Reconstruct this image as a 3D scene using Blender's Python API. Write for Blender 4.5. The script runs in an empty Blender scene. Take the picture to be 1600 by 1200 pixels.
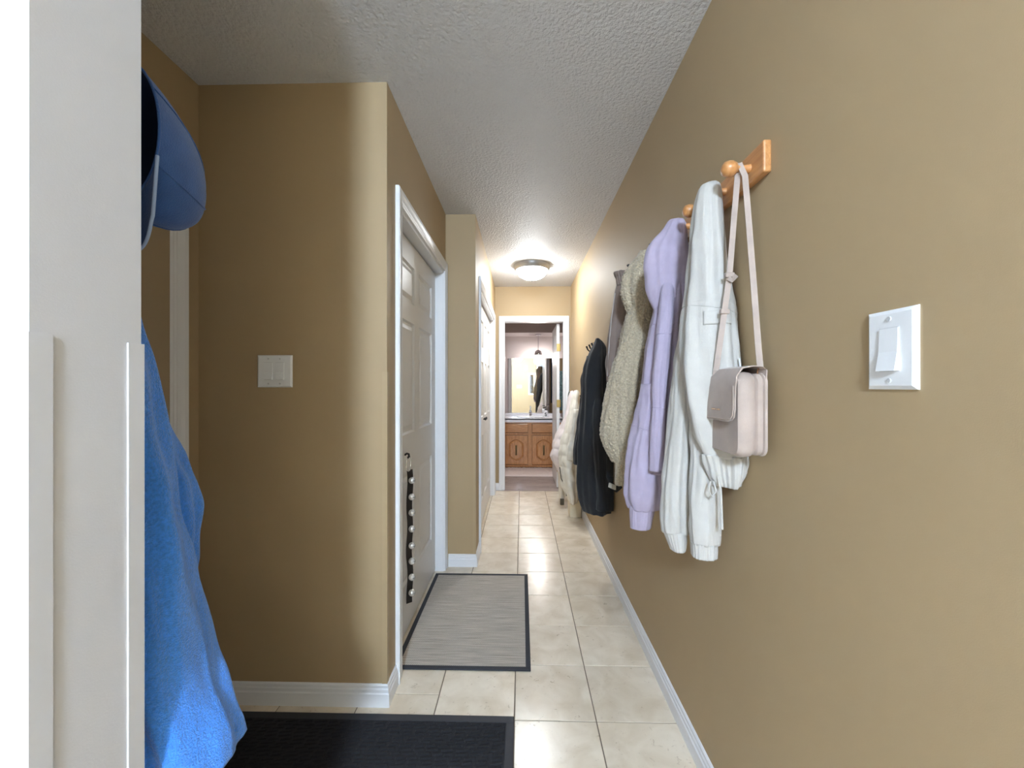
import bpy, bmesh, math, random
import numpy as np
from mathutils import Vector, Matrix, noise
random.seed(7)
PI = math.pi
SC = bpy.context.scene
COL = SC.collection

# ------------------------------------------------------------------ camera, world, exposure
F = 640.0; H = 1.245; TH = math.atan(15/640); HOR = 603
S_, C_ = math.sin(TH), math.cos(TH)
cam_d = bpy.data.cameras.new('camera'); cam = bpy.data.objects.new('camera', cam_d); COL.objects.link(cam)
cam.location = (0, 0, H); cam.rotation_euler = (PI/2, 0, TH)
cam_d.sensor_width = 36; cam_d.lens = 36*F/1600; cam_d.shift_y = (HOR-600)/1600; cam_d.clip_start = .02
SC.camera = cam
w = bpy.data.worlds.new('world'); SC.world = w; w.use_nodes = True
w.node_tree.nodes['Background'].inputs[0].default_value = (.8, .85, .9, 1)
w.node_tree.nodes['Background'].inputs[1].default_value = 0.0
vs = SC.view_settings; vs.view_transform = 'Standard'; vs.look = 'None'; vs.gamma = 1; vs.use_curve_mapping = False
vs.exposure = 2.5
HALL_E, BATH_E, ROOM_E = 16.5, 26.0, 118.0     # emission of the three lamps

# ------------------------------------------------------------------ pixel -> place
def ray(u, v):
    a = (u-800)/F
    return (-S_+C_*a, C_+S_*a, (HOR-v)/F)
def P(u, v, Y):
    x, y, z = ray(u, v); t = Y/y
    return Vector((x*t, Y, H+z*t))
def PX(u, v, X):
    x, y, z = ray(u, v); t = X/x
    return Vector((X, y*t, H+z*t))

# ------------------------------------------------------------------ materials
MATS = {}
def lin(c):
    return tuple((x/255/12.92 if x/255 <= .04045 else ((x/255+.055)/1.055)**2.4) for x in c)
def mat(name, rgb, rough=.6, metal=0, bump=0, bscale=200, var=0, vscale=8, emit=0, spec=.5, alpha=1, coat=0, sheen=0, rnd=0):
    if name in MATS: return MATS[name]
    m = bpy.data.materials.new(name); m.use_nodes = True; MATS[name] = m
    nt = m.node_tree; b = nt.nodes['Principled BSDF']; N = nt.nodes.new; L = nt.links.new
    col = (*lin(rgb), 1)
    b.inputs['Base Color'].default_value = col
    b.inputs['Roughness'].default_value = rough; b.inputs['Metallic'].default_value = metal
    b.inputs['Specular IOR Level'].default_value = spec; b.inputs['Alpha'].default_value = alpha
    b.inputs['Coat Weight'].default_value = coat
    if sheen: b.inputs['Sheen Weight'].default_value = sheen
    tc = N('ShaderNodeTexCoord')
    if var or rnd:
        mx = N('ShaderNodeMixRGB'); mx.blend_type = 'MULTIPLY'; mx.inputs[0].default_value = 1; mx.inputs[1].default_value = col
        nz = N('ShaderNodeTexNoise'); nz.inputs['Scale'].default_value = vscale; nz.inputs['Detail'].default_value = 5
        L(tc.outputs['Object'], nz.inputs['Vector'])
        mr = N('ShaderNodeMapRange'); mr.inputs['From Min'].default_value = .3; mr.inputs['From Max'].default_value = .7
        mr.inputs['To Min'].default_value = 1-var; mr.inputs['To Max'].default_value = 1+var
        L(nz.outputs['Fac'], mr.inputs['Value'])
        out = mr.outputs['Result']
        if rnd:
            oi = N('ShaderNodeObjectInfo'); m2 = N('ShaderNodeMapRange'); m2.inputs['To Min'].default_value = 1-rnd; m2.inputs['To Max'].default_value = 1+rnd
            L(oi.outputs['Random'], m2.inputs['Value']); mm = N('ShaderNodeMath'); mm.operation = 'MULTIPLY'
            L(out, mm.inputs[0]); L(m2.outputs['Result'], mm.inputs[1]); out = mm.outputs[0]
        L(out, mx.inputs[2]); L(mx.outputs[0], b.inputs['Base Color'])
    if bump:
        nb = N('ShaderNodeTexNoise'); nb.inputs['Scale'].default_value = bscale; nb.inputs['Detail'].default_value = 3
        L(tc.outputs['Object'], nb.inputs['Vector'])
        bp = N('ShaderNodeBump'); bp.inputs['Strength'].default_value = bump; bp.inputs['Distance'].default_value = .004
        L(nb.outputs['Fac'], bp.inputs['Height']); L(bp.outputs['Normal'], b.inputs['Normal'])
    if emit:
        b.inputs['Emission Color'].default_value = col; b.inputs['Emission Strength'].default_value = emit
    return m

WALL = mat('tan_paint', (175, 151, 115), .62, bump=.05, bscale=500, var=.015, vscale=3)
WHITEWALL = mat('offwhite_paint', (198, 197, 199), .6, bump=.05, bscale=500)
MAUVE = mat('mauve_paint', (182, 170, 168), .6)
TRIM = mat('white_trim', (232, 232, 234), .35, bump=.03, bscale=60)
DOORW = mat('white_door', (226, 224, 222), .4, bump=.02, bscale=90)
PLAST = mat('white_plastic', (238, 238, 238), .28)
SCREW = mat('screw_paint', (205, 205, 205), .3)
GREYM = mat('brushed_grey_metal', (150, 148, 145), .4, metal=.6)
CHROME = mat('chrome', (215, 215, 220), .08, metal=1)
SILVER = mat('bell_silver', (244, 243, 240), .22, metal=.5)
BRASS = mat('aged_brass', (176, 150, 92), .35, metal=.9)
GOLD = mat('rose_gold', (214, 176, 140), .2, metal=1)
BLACKM = mat('black_metal', (22, 20, 20), .4)
LEATHER = mat('black_leather', (34, 30, 30), .55, bump=.2, bscale=300)
CERAM = mat('white_ceramic', (240, 240, 242), .08)
COUNTER = mat('white_laminate', (228, 226, 230), .2)
SLOT_SHADE = mat('bell_slot_shade', (12, 12, 12), .7)  # near-black paint standing for the shade inside the bell openings

def ceiling_mat():
    m = bpy.data.materials.new('stippled_ceiling'); m.use_nodes = True; nt = m.node_tree; b = nt.nodes['Principled BSDF']
    N = nt.nodes.new; L = nt.links.new
    b.inputs['Base Color'].default_value = (*lin((222, 222, 224)), 1); b.inputs['Roughness'].default_value = .55
    tc = N('ShaderNodeTexCoord')
    n1 = N('ShaderNodeTexNoise'); n1.inputs['Scale'].default_value = 85; n1.inputs['Detail'].default_value = 4; n1.inputs['Roughness'].default_value = .6
    L(tc.outputs['Object'], n1.inputs['Vector'])
    v1 = N('ShaderNodeTexVoronoi'); v1.inputs['Scale'].default_value = 75; L(tc.outputs['Object'], v1.inputs['Vector'])
    mm = N('ShaderNodeMath'); mm.operation = 'SUBTRACT'; L(n1.outputs['Fac'], mm.inputs[0])
    m3 = N('ShaderNodeMath'); m3.operation = 'MULTIPLY'; m3.inputs[1].default_value = .35; L(v1.outputs['Distance'], m3.inputs[0]); L(m3.outputs[0], mm.inputs[1])
    bp = N('ShaderNodeBump'); bp.inputs['Strength'].default_value = .9; bp.inputs['Distance'].default_value = .012
    L(mm.outputs[0], bp.inputs['Height']); L(bp.outputs['Normal'], b.inputs['Normal'])
    return m
CEIL = ceiling_mat()

def tile_mat():
    m = bpy.data.materials.new('polished_travertine'); m.use_nodes = True; nt = m.node_tree; b = nt.nodes['Principled BSDF']
    N = nt.nodes.new; L = nt.links.new
    tc = N('ShaderNodeTexCoord'); oi = N('ShaderNodeObjectInfo')
    va = N('ShaderNodeVectorMath'); va.operation = 'MULTIPLY_ADD'; L(oi.outputs['Random'], va.inputs[0]); va.inputs[1].default_value = (37, 51, 13); L(tc.outputs['Object'], va.inputs[2])
    n1 = N('ShaderNodeTexNoise'); n1.inputs['Scale'].default_value = 9; n1.inputs['Detail'].default_value = 8; n1.inputs['Distortion'].default_value = .6; L(va.outputs[0], n1.inputs['Vector'])
    cr = N('ShaderNodeValToRGB'); e = cr.color_ramp.elements
    e[0].position = .3; e[0].color = (*lin((216, 199, 174)), 1); e[1].position = .68; e[1].color = (*lin((236, 223, 203)), 1)
    L(n1.outputs['Fac'], cr.inputs[0])
    n2 = N('ShaderNodeTexNoise'); n2.inputs['Scale'].default_value = 42; n2.inputs['Detail'].default_value = 6; n2.inputs['Roughness'].default_value = .7; n2.inputs['Distortion'].default_value = 1.2; L(va.outputs[0], n2.inputs['Vector'])
    c2 = N('ShaderNodeValToRGB'); e = c2.color_ramp.elements
    e[0].position = .615; e[0].color = (1, 1, 1, 1); e[1].position = .71; e[1].color = (.42, .33, .24, 1); L(n2.outputs['Fac'], c2.inputs[0])
    mx = N('ShaderNodeMixRGB'); mx.blend_type = 'MULTIPLY'; mx.inputs[0].default_value = .75; L(cr.outputs[0], mx.inputs[1]); L(c2.outputs[0], mx.inputs[2])
    mr = N('ShaderNodeMapRange'); mr.inputs['To Min'].default_value = .94; mr.inputs['To Max'].default_value = 1.04; L(oi.outputs['Random'], mr.inputs['Value'])
    m2 = N('ShaderNodeMixRGB'); m2.blend_type = 'MULTIPLY'; m2.inputs[0].default_value = 1; L(mx.outputs[0], m2.inputs[1]); L(mr.outputs['Result'], m2.inputs[2])
    L(m2.outputs[0], b.inputs['Base Color'])
    b.inputs['Roughness'].default_value = .2
    r = N('ShaderNodeMapRange'); r.inputs['To Min'].default_value = .14; r.inputs['To Max'].default_value = .3; L(n1.outputs['Fac'], r.inputs['Value']); L(r.outputs['Result'], b.inputs['Roughness'])
    return m
TILE = tile_mat()
GROUT = mat('grout', (120, 104, 88), .9)

def wood_mat(name, c1, c2, scale=(3, 3, 40), rough=.35, coat=.2, rnd=0.0):
    m = bpy.data.materials.new(name); m.use_nodes = True; nt = m.node_tree; b = nt.nodes['Principled BSDF']
    N = nt.nodes.new; L = nt.links.new
    tc = N('ShaderNodeTexCoord'); mp = N('ShaderNodeMapping'); mp.inputs['Scale'].default_value = scale; L(tc.outputs['Object'], mp.inputs['Vector'])
    oi = N('ShaderNodeObjectInfo'); va = N('ShaderNodeVectorMath'); va.operation = 'MULTIPLY_ADD'; L(oi.outputs['Random'], va.inputs[0]); va.inputs[1].default_value = (17, 23, 31); L(mp.outputs[0], va.inputs[2])
    n1 = N('ShaderNodeTexNoise'); n1.inputs['Scale'].default_value = 2.2; n1.inputs['Detail'].default_value = 7; n1.inputs['Distortion'].default_value = .8; L(va.outputs[0], n1.inputs['Vector'])
    cr = N('ShaderNodeValToRGB'); e = cr.color_ramp.elements
    e[0].position = .32; e[0].color = (*lin(c1), 1); e[1].position = .66; e[1].color = (*lin(c2), 1); L(n1.outputs['Fac'], cr.inputs[0])
    if rnd:
        mr = N('ShaderNodeMapRange'); mr.inputs['To Min'].default_value = 1-rnd; mr.inputs['To Max'].default_value = 1+rnd; L(oi.outputs['Random'], mr.inputs['Value'])
        m2 = N('ShaderNodeMixRGB'); m2.blend_type = 'MULTIPLY'; m2.inputs[0].default_value = 1; L(cr.outputs[0], m2.inputs[1]); L(mr.outputs['Result'], m2.inputs[2]); L(m2.outputs[0], b.inputs['Base Color'])
    else: L(cr.outputs[0], b.inputs['Base Color'])
    b.inputs['Roughness'].default_value = rough; b.inputs['Coat Weight'].default_value = coat
    bp = N('ShaderNodeBump'); bp.inputs['Strength'].default_value = .08; L(n1.outputs['Fac'], bp.inputs['Height']); L(bp.outputs['Normal'], b.inputs['Normal'])
    return m
MAPLE = wood_mat('honey_maple', (188, 126, 72), (208, 150, 94), (40, 3, 40), .3, .4)
OAKV = wood_mat('golden_oak', (168, 108, 62), (208, 150, 96), (60, 60, 5), .35, .3)
OAKH = wood_mat('golden_oak_across', (168, 108, 62), (208, 150, 96), (5, 60, 60), .35, .3)
PLANK = wood_mat('grey_vinyl_plank', (128, 112, 106), (178, 162, 154), (3, 40, 3), .4, .1, .12)

def weave_mat(name, c1, c2, sx, sy, bump=.6):
    m = bpy.data.materials.new(name); m.use_nodes = True; nt = m.node_tree; b = nt.nodes['Principled BSDF']
    N = nt.nodes.new; L = nt.links.new
    tc = N('ShaderNodeTexCoord'); mp = N('ShaderNodeMapping'); mp.inputs['Scale'].default_value = (sx, sy, 1); L(tc.outputs['Object'], mp.inputs['Vector'])
    ck = N('ShaderNodeTexChecker'); ck.inputs['Scale'].default_value = 1; ck.inputs[1].default_value = (*lin(c1), 1); ck.inputs[2].default_value = (*lin(c2), 1); L(mp.outputs[0], ck.inputs['Vector'])
    mp2 = N('ShaderNodeMapping'); mp2.inputs['Scale'].default_value = (6, 160, 1); L(tc.outputs['Object'], mp2.inputs['Vector'])
    nz = N('ShaderNodeTexNoise'); nz.inputs['Scale'].default_value = 1; nz.inputs['Detail'].default_value = 4; L(mp2.outputs[0], nz.inputs['Vector'])
    mr = N('ShaderNodeMapRange'); mr.inputs['From Min'].default_value = .3; mr.inputs['From Max'].default_value = .7; mr.inputs['To Min'].default_value = .7; mr.inputs['To Max'].default_value = 1.25; L(nz.outputs['Fac'], mr.inputs['Value'])
    mx = N('ShaderNodeMixRGB'); mx.blend_type = 'MULTIPLY'; mx.inputs[0].default_value = 1; L(ck.outputs[0], mx.inputs[1]); L(mr.outputs['Result'], mx.inputs[2]); L(mx.outputs[0], b.inputs['Base Color'])
    bp = N('ShaderNodeBump'); bp.inputs['Strength'].default_value = bump; bp.inputs['Distance'].default_value = .002; L(ck.outputs['Fac'], bp.inputs['Height']); L(bp.outputs['Normal'], b.inputs['Normal'])
    b.inputs['Roughness'].default_value = .85
    return m

# ------------------------------------------------------------------ mesh helpers
class MB:
    def __init__(s): s.v = []; s.f = []
    def add(s, vs_, fs):
        o = len(s.v); s.v += [tuple(p) for p in vs_]; s.f += [tuple(i+o for i in f) for f in fs]; return s
    def box(s, lo, hi, bev=0):
        lo = [min(a, b) for a, b in zip(lo, hi)], [max(a, b) for a, b in zip(lo, hi)]
        lo, hi = lo
        if bev <= 0:
            x0, y0, z0 = lo; x1, y1, z1 = hi
            return s.add([(x0,y0,z0),(x1,y0,z0),(x1,y1,z0),(x0,y1,z0),(x0,y0,z1),(x1,y0,z1),(x1,y1,z1),(x0,y1,z1)],
                         [(0,3,2,1),(4,5,6,7),(0,1,5,4),(1,2,6,5),(2,3,7,6),(3,0,4,7)])
        bm = bmesh.new(); bmesh.ops.create_cube(bm, size=1)
        for v in bm.verts: v.co = Vector([(lo[i]+hi[i])/2+v.co[i]*(hi[i]-lo[i]) for i in range(3)])
        bmesh.ops.bevel(bm, geom=list(bm.edges), offset=bev, segments=2, profile=.5, affect='EDGES')
        bm.verts.index_update(); vv = [v.co.copy() for v in bm.verts]; ff = [[v.index for v in f.verts] for f in bm.faces]; bm.free()
        return s.add(vv, ff)
    def tube(s, pts, r, n=10, cap=True):
        pts = [Vector(p) for p in pts]; rr = r if hasattr(r, '__len__') else [r]*len(pts)
        o = len(s.v); prev = None
        for i, p in enumerate(pts):
            t = (pts[min(i+1, len(pts)-1)]-pts[max(i-1, 0)]).normalized()
            if prev is None:
                a = Vector((0,0,1)) if abs(t.z) < .9 else Vector((1,0,0)); prev = (a-t*a.dot(t)).normalized()
            else: prev = (prev-t*prev.dot(t)).normalized()
            q = t.cross(prev)
            for k in range(n):
                an = 2*PI*k/n; s.v.append(tuple(p+(prev*math.cos(an)+q*math.sin(an))*rr[i]))
        for i in range(len(pts)-1):
            for k in range(n):
                s.f.append((o+i*n+k, o+i*n+(k+1)%n, o+(i+1)*n+(k+1)%n, o+(i+1)*n+k))
        if cap:
            s.f.append(tuple(o+k for k in range(n))[::-1]); e = o+(len(pts)-1)*n; s.f.append(tuple(e+k for k in range(n)))
        return s
    def ribbon(s, pts, wdir, width, thick):
        # strap: rectangular section swept along pts; wdir is the width direction at each point
        o = len(s.v); pts = [Vector(p) for p in pts]
        for i, p in enumerate(pts):
            t = (pts[min(i+1, len(pts)-1)]-pts[max(i-1, 0)]).normalized()
            wd = Vector(wdir[i] if isinstance(wdir, list) else wdir); wd = (wd-t*wd.dot(t)).normalized(); nn = t.cross(wd)
            for a, b in ((-1,-1),(1,-1),(1,1),(-1,1)): s.v.append(tuple(p+wd*a*width/2+nn*b*thick/2))
        for i in range(len(pts)-1):
            for k in range(4): s.f.append((o+i*4+k, o+i*4+(k+1)%4, o+(i+1)*4+(k+1)%4, o+(i+1)*4+k))
        e = o+(len(pts)-1)*4; s.f += [(o+3,o+2,o+1,o), (e,e+1,e+2,e+3)]
        return s
    def lathe(s, prof, n=32, M=None):
        # prof: (r, z) list; around local z; M places it
        o = len(s.v); M = M or Matrix()
        for r, z in prof:
            for k in range(n):
                a = 2*PI*k/n; s.v.append(tuple(M @ Vector((r*math.cos(a), r*math.sin(a), z))))
        for i in range(len(prof)-1):
            for k in range(n): s.f.append((o+i*n+k, o+i*n+(k+1)%n, o+(i+1)*n+(k+1)%n, o+(i+1)*n+k))
        if prof[0][0] > 1e-5: s.f.append(tuple(o+k for k in range(n))[::-1])
        if prof[-1][0] > 1e-5: e = o+(len(prof)-1)*n; s.f.append(tuple(e+k for k in range(n)))
        return s
    def sphere(s, c, r, n=16, m=10, sc=(1,1,1)):
        prof = [(r*math.sin(PI*i/m)+1e-6, -r*math.cos(PI*i/m)) for i in range(m+1)]
        return s.lathe(prof, n, Matrix.Translation(c) @ Matrix.Diagonal((*sc, 1)))
    def prism(s, poly, fn, d0, d1):
        # polygon (a,b) list extruded from depth d0 to d1; fn(a,b,d)->xyz
        o = len(s.v); n = len(poly)
        for d in (d0, d1):
            for a, b in poly: s.v.append(tuple(fn(a, b, d)))
        s.f.append(tuple(o+i for i in range(n))[::-1]); s.f.append(tuple(o+n+i for i in range(n)))
        for i in range(n): s.f.append((o+i, o+(i+1)%n, o+n+(i+1)%n, o+n+i))
        return s
    def mesh(s, name, m, smooth=False):
        me = bpy.data.meshes.new(name); me.from_pydata(s.v, [], s.f)
        bm = bmesh.new(); bm.from_mesh(me); bmesh.ops.recalc_face_normals(bm, faces=bm.faces); bm.to_mesh(me); bm.free()
        if smooth:
            me.polygons.foreach_set('use_smooth', [True]*len(me.polygons))
            if smooth != 'all':
                try: me.set_sharp_from_angle(angle=math.radians(40))
                except Exception: pass
        me.materials.append(m); return me
    def obj(s, name, m, parent=None, smooth=False):
        o = bpy.data.objects.new(name, s.mesh(name, m, smooth)); COL.objects.link(o)
        if parent:
            o.parent = parent; o.matrix_parent_inverse = parent.matrix_world.inverted() if False else Matrix.Translation(parent.location).inverted() if parent.type == 'EMPTY' and not parent.parent and parent.rotation_euler.z == 0 else Matrix()
        return o
def tag(o, label, cat, group=None):
    o['label'] = label; o['category'] = cat
    if group: o['group'] = group
    return o
def thing(name, loc, label, cat, group=None):
    e = bpy.data.objects.new(name, None); COL.objects.link(e); e.location = loc; e.empty_display_size = .05
    return tag(e, label, cat, group)
def structure(o): o['kind'] = 'structure'; return o
def sempty(name, loc=(0,0,0), rz=0):
    e = bpy.data.objects.new(name, None); COL.objects.link(e); e.location = loc; e.rotation_euler.z = rz; e.empty_display_size = .05
    return structure(e)

# ------------------------------------------------------------------ the setting
CE = 2.43
XR = .584; XL = -1.273; YF = 1.585; XH = -.525; YJ = 2.82; XC = -.318; YE = 4.89; YB = 6.68
XS = -.465; YS0, YS1 = .376, .49
BK = -3.8; RL = -2.3
def wall(name, boxes, m):
    b = MB()
    for lo, hi in boxes: b.box(lo, hi)
    return structure(b.obj(name, m))
wall('wall_right', [((XR, BK-.12, -.1), (XR+.11, YE+.11, CE))], WALL)
wall('wall_front', [((XL-.12, YF, -.1), (XH, YF+.11, CE))], WALL)
D0, D1, DZ = 1.755, 2.745, 2.02     # hall door opening
wall('wall_hall_left', [((XH-.11, YF+.11, -.1), (XH, D0, CE)), ((XH-.11, D1, -.1), (XH, YJ, CE)), ((XH-.11, D0, DZ), (XH, D1, CE))], WALL)
wall('wall_jog', [((XH-.11, YJ, -.1), (XC, YJ+.11, CE))], WALL)
K0, K1, KZ = 3.10, 4.66, 2.0        # closet opening
wall('wall_closet_side', [((XC-.11, YJ+.11, -.1), (XC, K0, CE)), ((XC-.11, K1, -.1), (XC, YE, CE)), ((XC-.11, K0, KZ), (XC, K1, CE))], WALL)
E0, E1, EZ = -.208, .503, 2.015     # bathroom opening
we = wall('wall_end', [((-.85, YE, -.1), (E0, YE+.1, CE)), ((E1, YE, -.1), (1.1, YE+.1, CE)), ((E0, YE, EZ), (E1, YE+.1, CE))], WALL)
wall('wall_left', [((XL-.12, YS1, -.1), (XL, YF, CE))], WALL)
nw = wall('wall_near', [((RL-.1, YS0, -.1), (XS, YS1, CE))], WHITEWALL)
wall('wall_back', [((RL-.1, BK-.12, -.1), (XR, BK, CE))], WALL)
wall('wall_room_left', [((RL-.1, BK, -.1), (RL, YS0, CE))], WHITEWALL)
wall('wall_bath_back', [((-.85, YB, -.1), (1.1, YB+.1, CE))], MAUVE)
wall('wall_bath_left', [((-.85, YE+.1, -.1), (-.75, YB, CE))], MAUVE)
wall('wall_bath_right', [((1.0, YE+.1, -.1), (1.1, YB, CE))], MAUVE)
wall('wall_bath_bulkhead', [((-.75, 6.2, 2.05), (1.0, YB, CE))], MAUVE)
wall('ceiling', [((RL-.1, BK-.12, CE), (XR+.11, YE+.05, CE+.1))], CEIL)
wall('ceiling_bath', [((-.85, YE+.05, CE), (1.1, YB+.1, CE+.1))], MAUVE)
closet = wall('wall_closet_back', [((-1.1, YJ, -.1), (-1.0, YE, CE))], WHITEWALL)
wall('wall_garage', [((-1.6, YF+.11, -.1), (-1.5, YJ, CE))], WHITEWALL)

# floor and its tiles
fl = wall('floor', [((RL-.1, BK-.12, -.1), (XR+.11, 4.86, -.003))], GROUT)
TS = .305; X0 = -.027; Y0 = 1.526
tcache = {}
def tile(x0, x1, y0, y1):
    g = .002; k = (round(x1-x0, 4), round(y1-y0, 4))
    if k not in tcache:
        a, b, c = (x1-x0)/2-g, (y1-y0)/2-g, .0012
        m = MB(); v = []
        for z, q in ((-.006, 0), (-.001, 0), (0, c)):
            v += [(-a+q,-b+q,z),(a-q,-b+q,z),(a-q,b-q,z),(-a+q,b-q,z)]
        m.add(v, [(8,9,10,11)]+[(i, (i+1)%4, 4+(i+1)%4, 4+i) for i in range(4)]+[(4+i, 4+(i+1)%4, 8+(i+1)%4, 8+i) for i in range(4)])
        tcache[k] = m.mesh('tile', TILE)
    o = bpy.data.objects.new('tile', tcache[k]); COL.objects.link(o); o.location = ((x0+x1)/2, (y0+y1)/2, 0); o.parent = fl
def runs(lo, hi, orig):
    k = math.floor((lo-orig)/TS+1e-6); out = []
    while orig+k*TS < hi-1e-6:
        a, b = max(lo, orig+k*TS), min(hi, orig+(k+1)*TS)
        if b-a > .012: out.append((a, b))
        k += 1
    return out
def inside(x, y):
    if y < YS0: return RL < x < XR
    if y < YS1: return XS < x < XR
    if y < YF: return XL < x < XR
    if y < YJ: return XH-.07 < x < XR
    return XC-.06 < x < XR
for a, b in runs(RL, XR, X0):
    off = Y0 if (a+b)/2 > -.34 else Y0+.12
    for c, d in runs(BK, 4.855, off):
        if any(inside(a+(b-a)*i/4, c+(d-c)*j/4) for i in range(5) for j in range(5)): tile(a, b, c, d)
# bathroom planks
fb = wall('floor_bath', [((-.85, 4.86, -.1), (1.1, YB+.1, -.004))], GROUT)
y = 4.86; r = 0; pc = {}
while y < 6.6:
    x = -.75-random.random()*.6
    while x < 1.0:
        a, b = max(x, -.75), min(x+.9, 1.0); x += .9
        if b-a < .02: continue
        m = MB().box((-(b-a)/2+.0006, -.0615, -.004), ((b-a)/2-.0006, .0615, 0)).mesh('plank', PLANK)
        o = bpy.data.objects.new('plank', m); COL.objects.link(o); o.location = ((a+b)/2, y+.0625, 0); o.parent = fb
    y += .125

# trim: casings and baseboards
CASP = [(0, 0), (0, .010), (.006, .013), (.012, .011), (.018, .014), (.024, .011), (.034, .013), (.046, .017), (.058, .018), (.062, .014), (.062, 0)]
def casing(name, s0, s1, top, fn, m=TRIM, prof=CASP, z0=0, parent=None):
    b = MB(); n = len(prof)
    v = []
    for wo, t in prof:
        for a, z in ((s0-wo, z0), (s0-wo, top+wo), (s1+wo, top+wo), (s1+wo, z0)): v.append(fn(a, z, t))
    f = []
    for i in range(n-1):
        for k in range(3): f.append((i*4+k, i*4+k+1, (i+1)*4+k+1, (i+1)*4+k))
    f += [tuple(i*4 for i in range(n)), tuple(i*4+3 for i in range(n))[::-1]]
    b.add(v, f); o = b.obj(name, m, parent)
    return o if parent else structure(o)
BBP = [(0, 0), (.013, 0), (.013, .050), (.010, .055), (.010, .066), (.007, .071), (.007, .080), (.003, .085), (0, .085)]
def baseboard(name, p, q, nrm, e0=0, e1=0):
    p = Vector((*p, 0)); q = Vector((*q, 0)); n = Vector((*nrm, 0)); t = (q-p).normalized(); k = len(BBP)
    v = [tuple(p-t*e0*d+n*d+Vector((0,0,z))) for d, z in BBP]+[tuple(q+t*e1*d+n*d+Vector((0,0,z))) for d, z in BBP]
    b = MB().add(v, [(i, (i+1)%k, k+(i+1)%k, k+i) for i in range(k)]+[tuple(range(k))[::-1], tuple(range(k, 2*k))])
    return structure(b.obj(name, TRIM))
baseboard('baseboard_right', (XR, BK), (XR, YE), (-1, 0))
baseboard('baseboard_front', (XL, YF), (XH, YF), (0, -1), 0, 1)
baseboard('baseboard_hall_left', (XH, YF), (XH, D0-.062), (1, 0), 1, 0)
baseboard('baseboard_jog', (XH+.02, YJ), (XC, YJ), (0, -1), 0, 1)
baseboard('baseboard_closet_near', (XC, YJ), (XC, K0-.062), (1, 0), 1, 0)
baseboard('baseboard_closet_far', (XC, K1+.062), (XC, YE), (1, 0))
baseboard('baseboard_end', (XC, YE), (E0-.062, YE), (0, -1))
baseboard('baseboard_left', (XL, 1.522), (XL, YF), (1, 0))
baseboard('baseboard_back', (RL, BK), (XR, BK), (0, 1))
casing('trim_1', .56, 1.444, 2.01, lambda a, z, t: (XL+t, a, z), prof=[(w_*1.25, t) for w_, t in CASP], z0=.0)
casing('trim_2', D0, D1, DZ, lambda a, z, t: (XH+t, a, z))
casing('trim_3', K0, K1, KZ, lambda a, z, t: (XC+t, a, z))
casing('trim_4', E0, E1, EZ, lambda a, z, t: (a, YE-t, z))
casing('trim_5', E0, E1, EZ, lambda a, z, t: (a, YE+.1+t, z))
# jambs
def jamb(name, boxes): return wall(name, boxes, TRIM)
jamb('trim_6', [((XH-.11, D0, 0), (XH, D0+.018, DZ)), ((XH-.11, D1-.006, 0), (XH, D1, DZ)), ((XH-.11, D0, DZ-.018), (XH, D1, DZ))])
jamb('trim_7', [((XC-.11, K0, 0), (XC, K0+.018, KZ)), ((XC-.11, K1-.018, 0), (XC, K1, KZ)), ((XC-.11, K0, KZ-.018), (XC, K1, KZ))])
jamb('trim_8', [((E0, YE, 0), (E0+.006, YE+.1, EZ)), ((E1-.006, YE, 0), (E1, YE+.1, EZ)), ((E0, YE, EZ-.006), (E1, YE+.1, EZ))])
# clear plastic corner guards
GUARD = mat('corner_guard_white', (200, 199, 201), .5)
GUARDT = mat('corner_guard_tan', (178, 154, 118), .4)
def guard(name, x, y, dx, dy, z0, z1, m=GUARD, leg=.018, t=.0022):
    # the corner at (x,y); legs run along dx (in x) and dy (in y); outside is away from the legs
    ox, oy = -dx*t, -dy*t
    b = MB().box((x+ox, y+oy, z0), (x+dx*leg, y, z1)).box((x+ox, y, z0), (x, y+dy*leg, z1))
    o = b.obj(name, m)
    return structure(o)
guard('trim_9', XS, YS0, -1, 1, .085, 1.296)
guard('trim_10', XS, YS1, -1, -1, .085, 1.296)
guard('trim_11', XH, YF, -1, 1, .085, 1.30, GUARDT)
guard('trim_12', XC, YJ, -1, 1, .085, 1.30, GUARDT)

# ------------------------------------------------------------------ doors
def panel_door(parent, W, Ht, cols, rows, stile=.11, T=.035, inner='panel', mullion=.1):
    # local: x 0..W, y 0 (front face) .. T, z 0..Ht ; rows = list of (z0,z1)
    b = MB(); rec = .009
    cw = (W-2*stile-(cols-1)*mullion)/cols
    xs = [(stile+i*(cw+mullion), stile+i*(cw+mullion)+cw) for i in range(cols)]
    b.box((0, 0, 0), (stile, T, Ht)); b.box((W-stile, 0, 0), (W, T, Ht))
    zs = [0]+[q for r_ in rows for q in r_]+[Ht]
    for i in range(0, len(zs), 2): b.box((stile, 0, zs[i]), (W-stile, T, zs[i+1]))
    for i in range(cols-1):
        for z0, z1 in rows: b.box((xs[i][1], 0, z0), (xs[i+1][0], T, z1))
    o = b.obj('slab', DOORW); o.parent = parent
    for x0, x1 in xs:
        for z0, z1 in rows:
            v = []
            for q, d in ((0, .001), (.008, .011), (.020, .011), (.042, .003)):
                v += [(x0+q, d, z0+q), (x1-q, d, z0+q), (x1-q, d, z1-q), (x0+q, d, z1-q)]
            v += [(x0, T-.004, z0), (x1, T-.004, z0), (x1, T-.004, z1), (x0, T-.004, z1)]
            f = [(k*4+i, k*4+(i+1)%4, k*4+4+(i+1)%4, k*4+4+i) for k in range(3) for i in range(4)]+[(12,13,14,15),(16,17,18,19)]
            f += [(i, (i+1)%4, 16+(i+1)%4, 16+i) for i in range(4)]
            p = MB().add(v, f).obj(inner, DOORW); p.parent = parent
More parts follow.
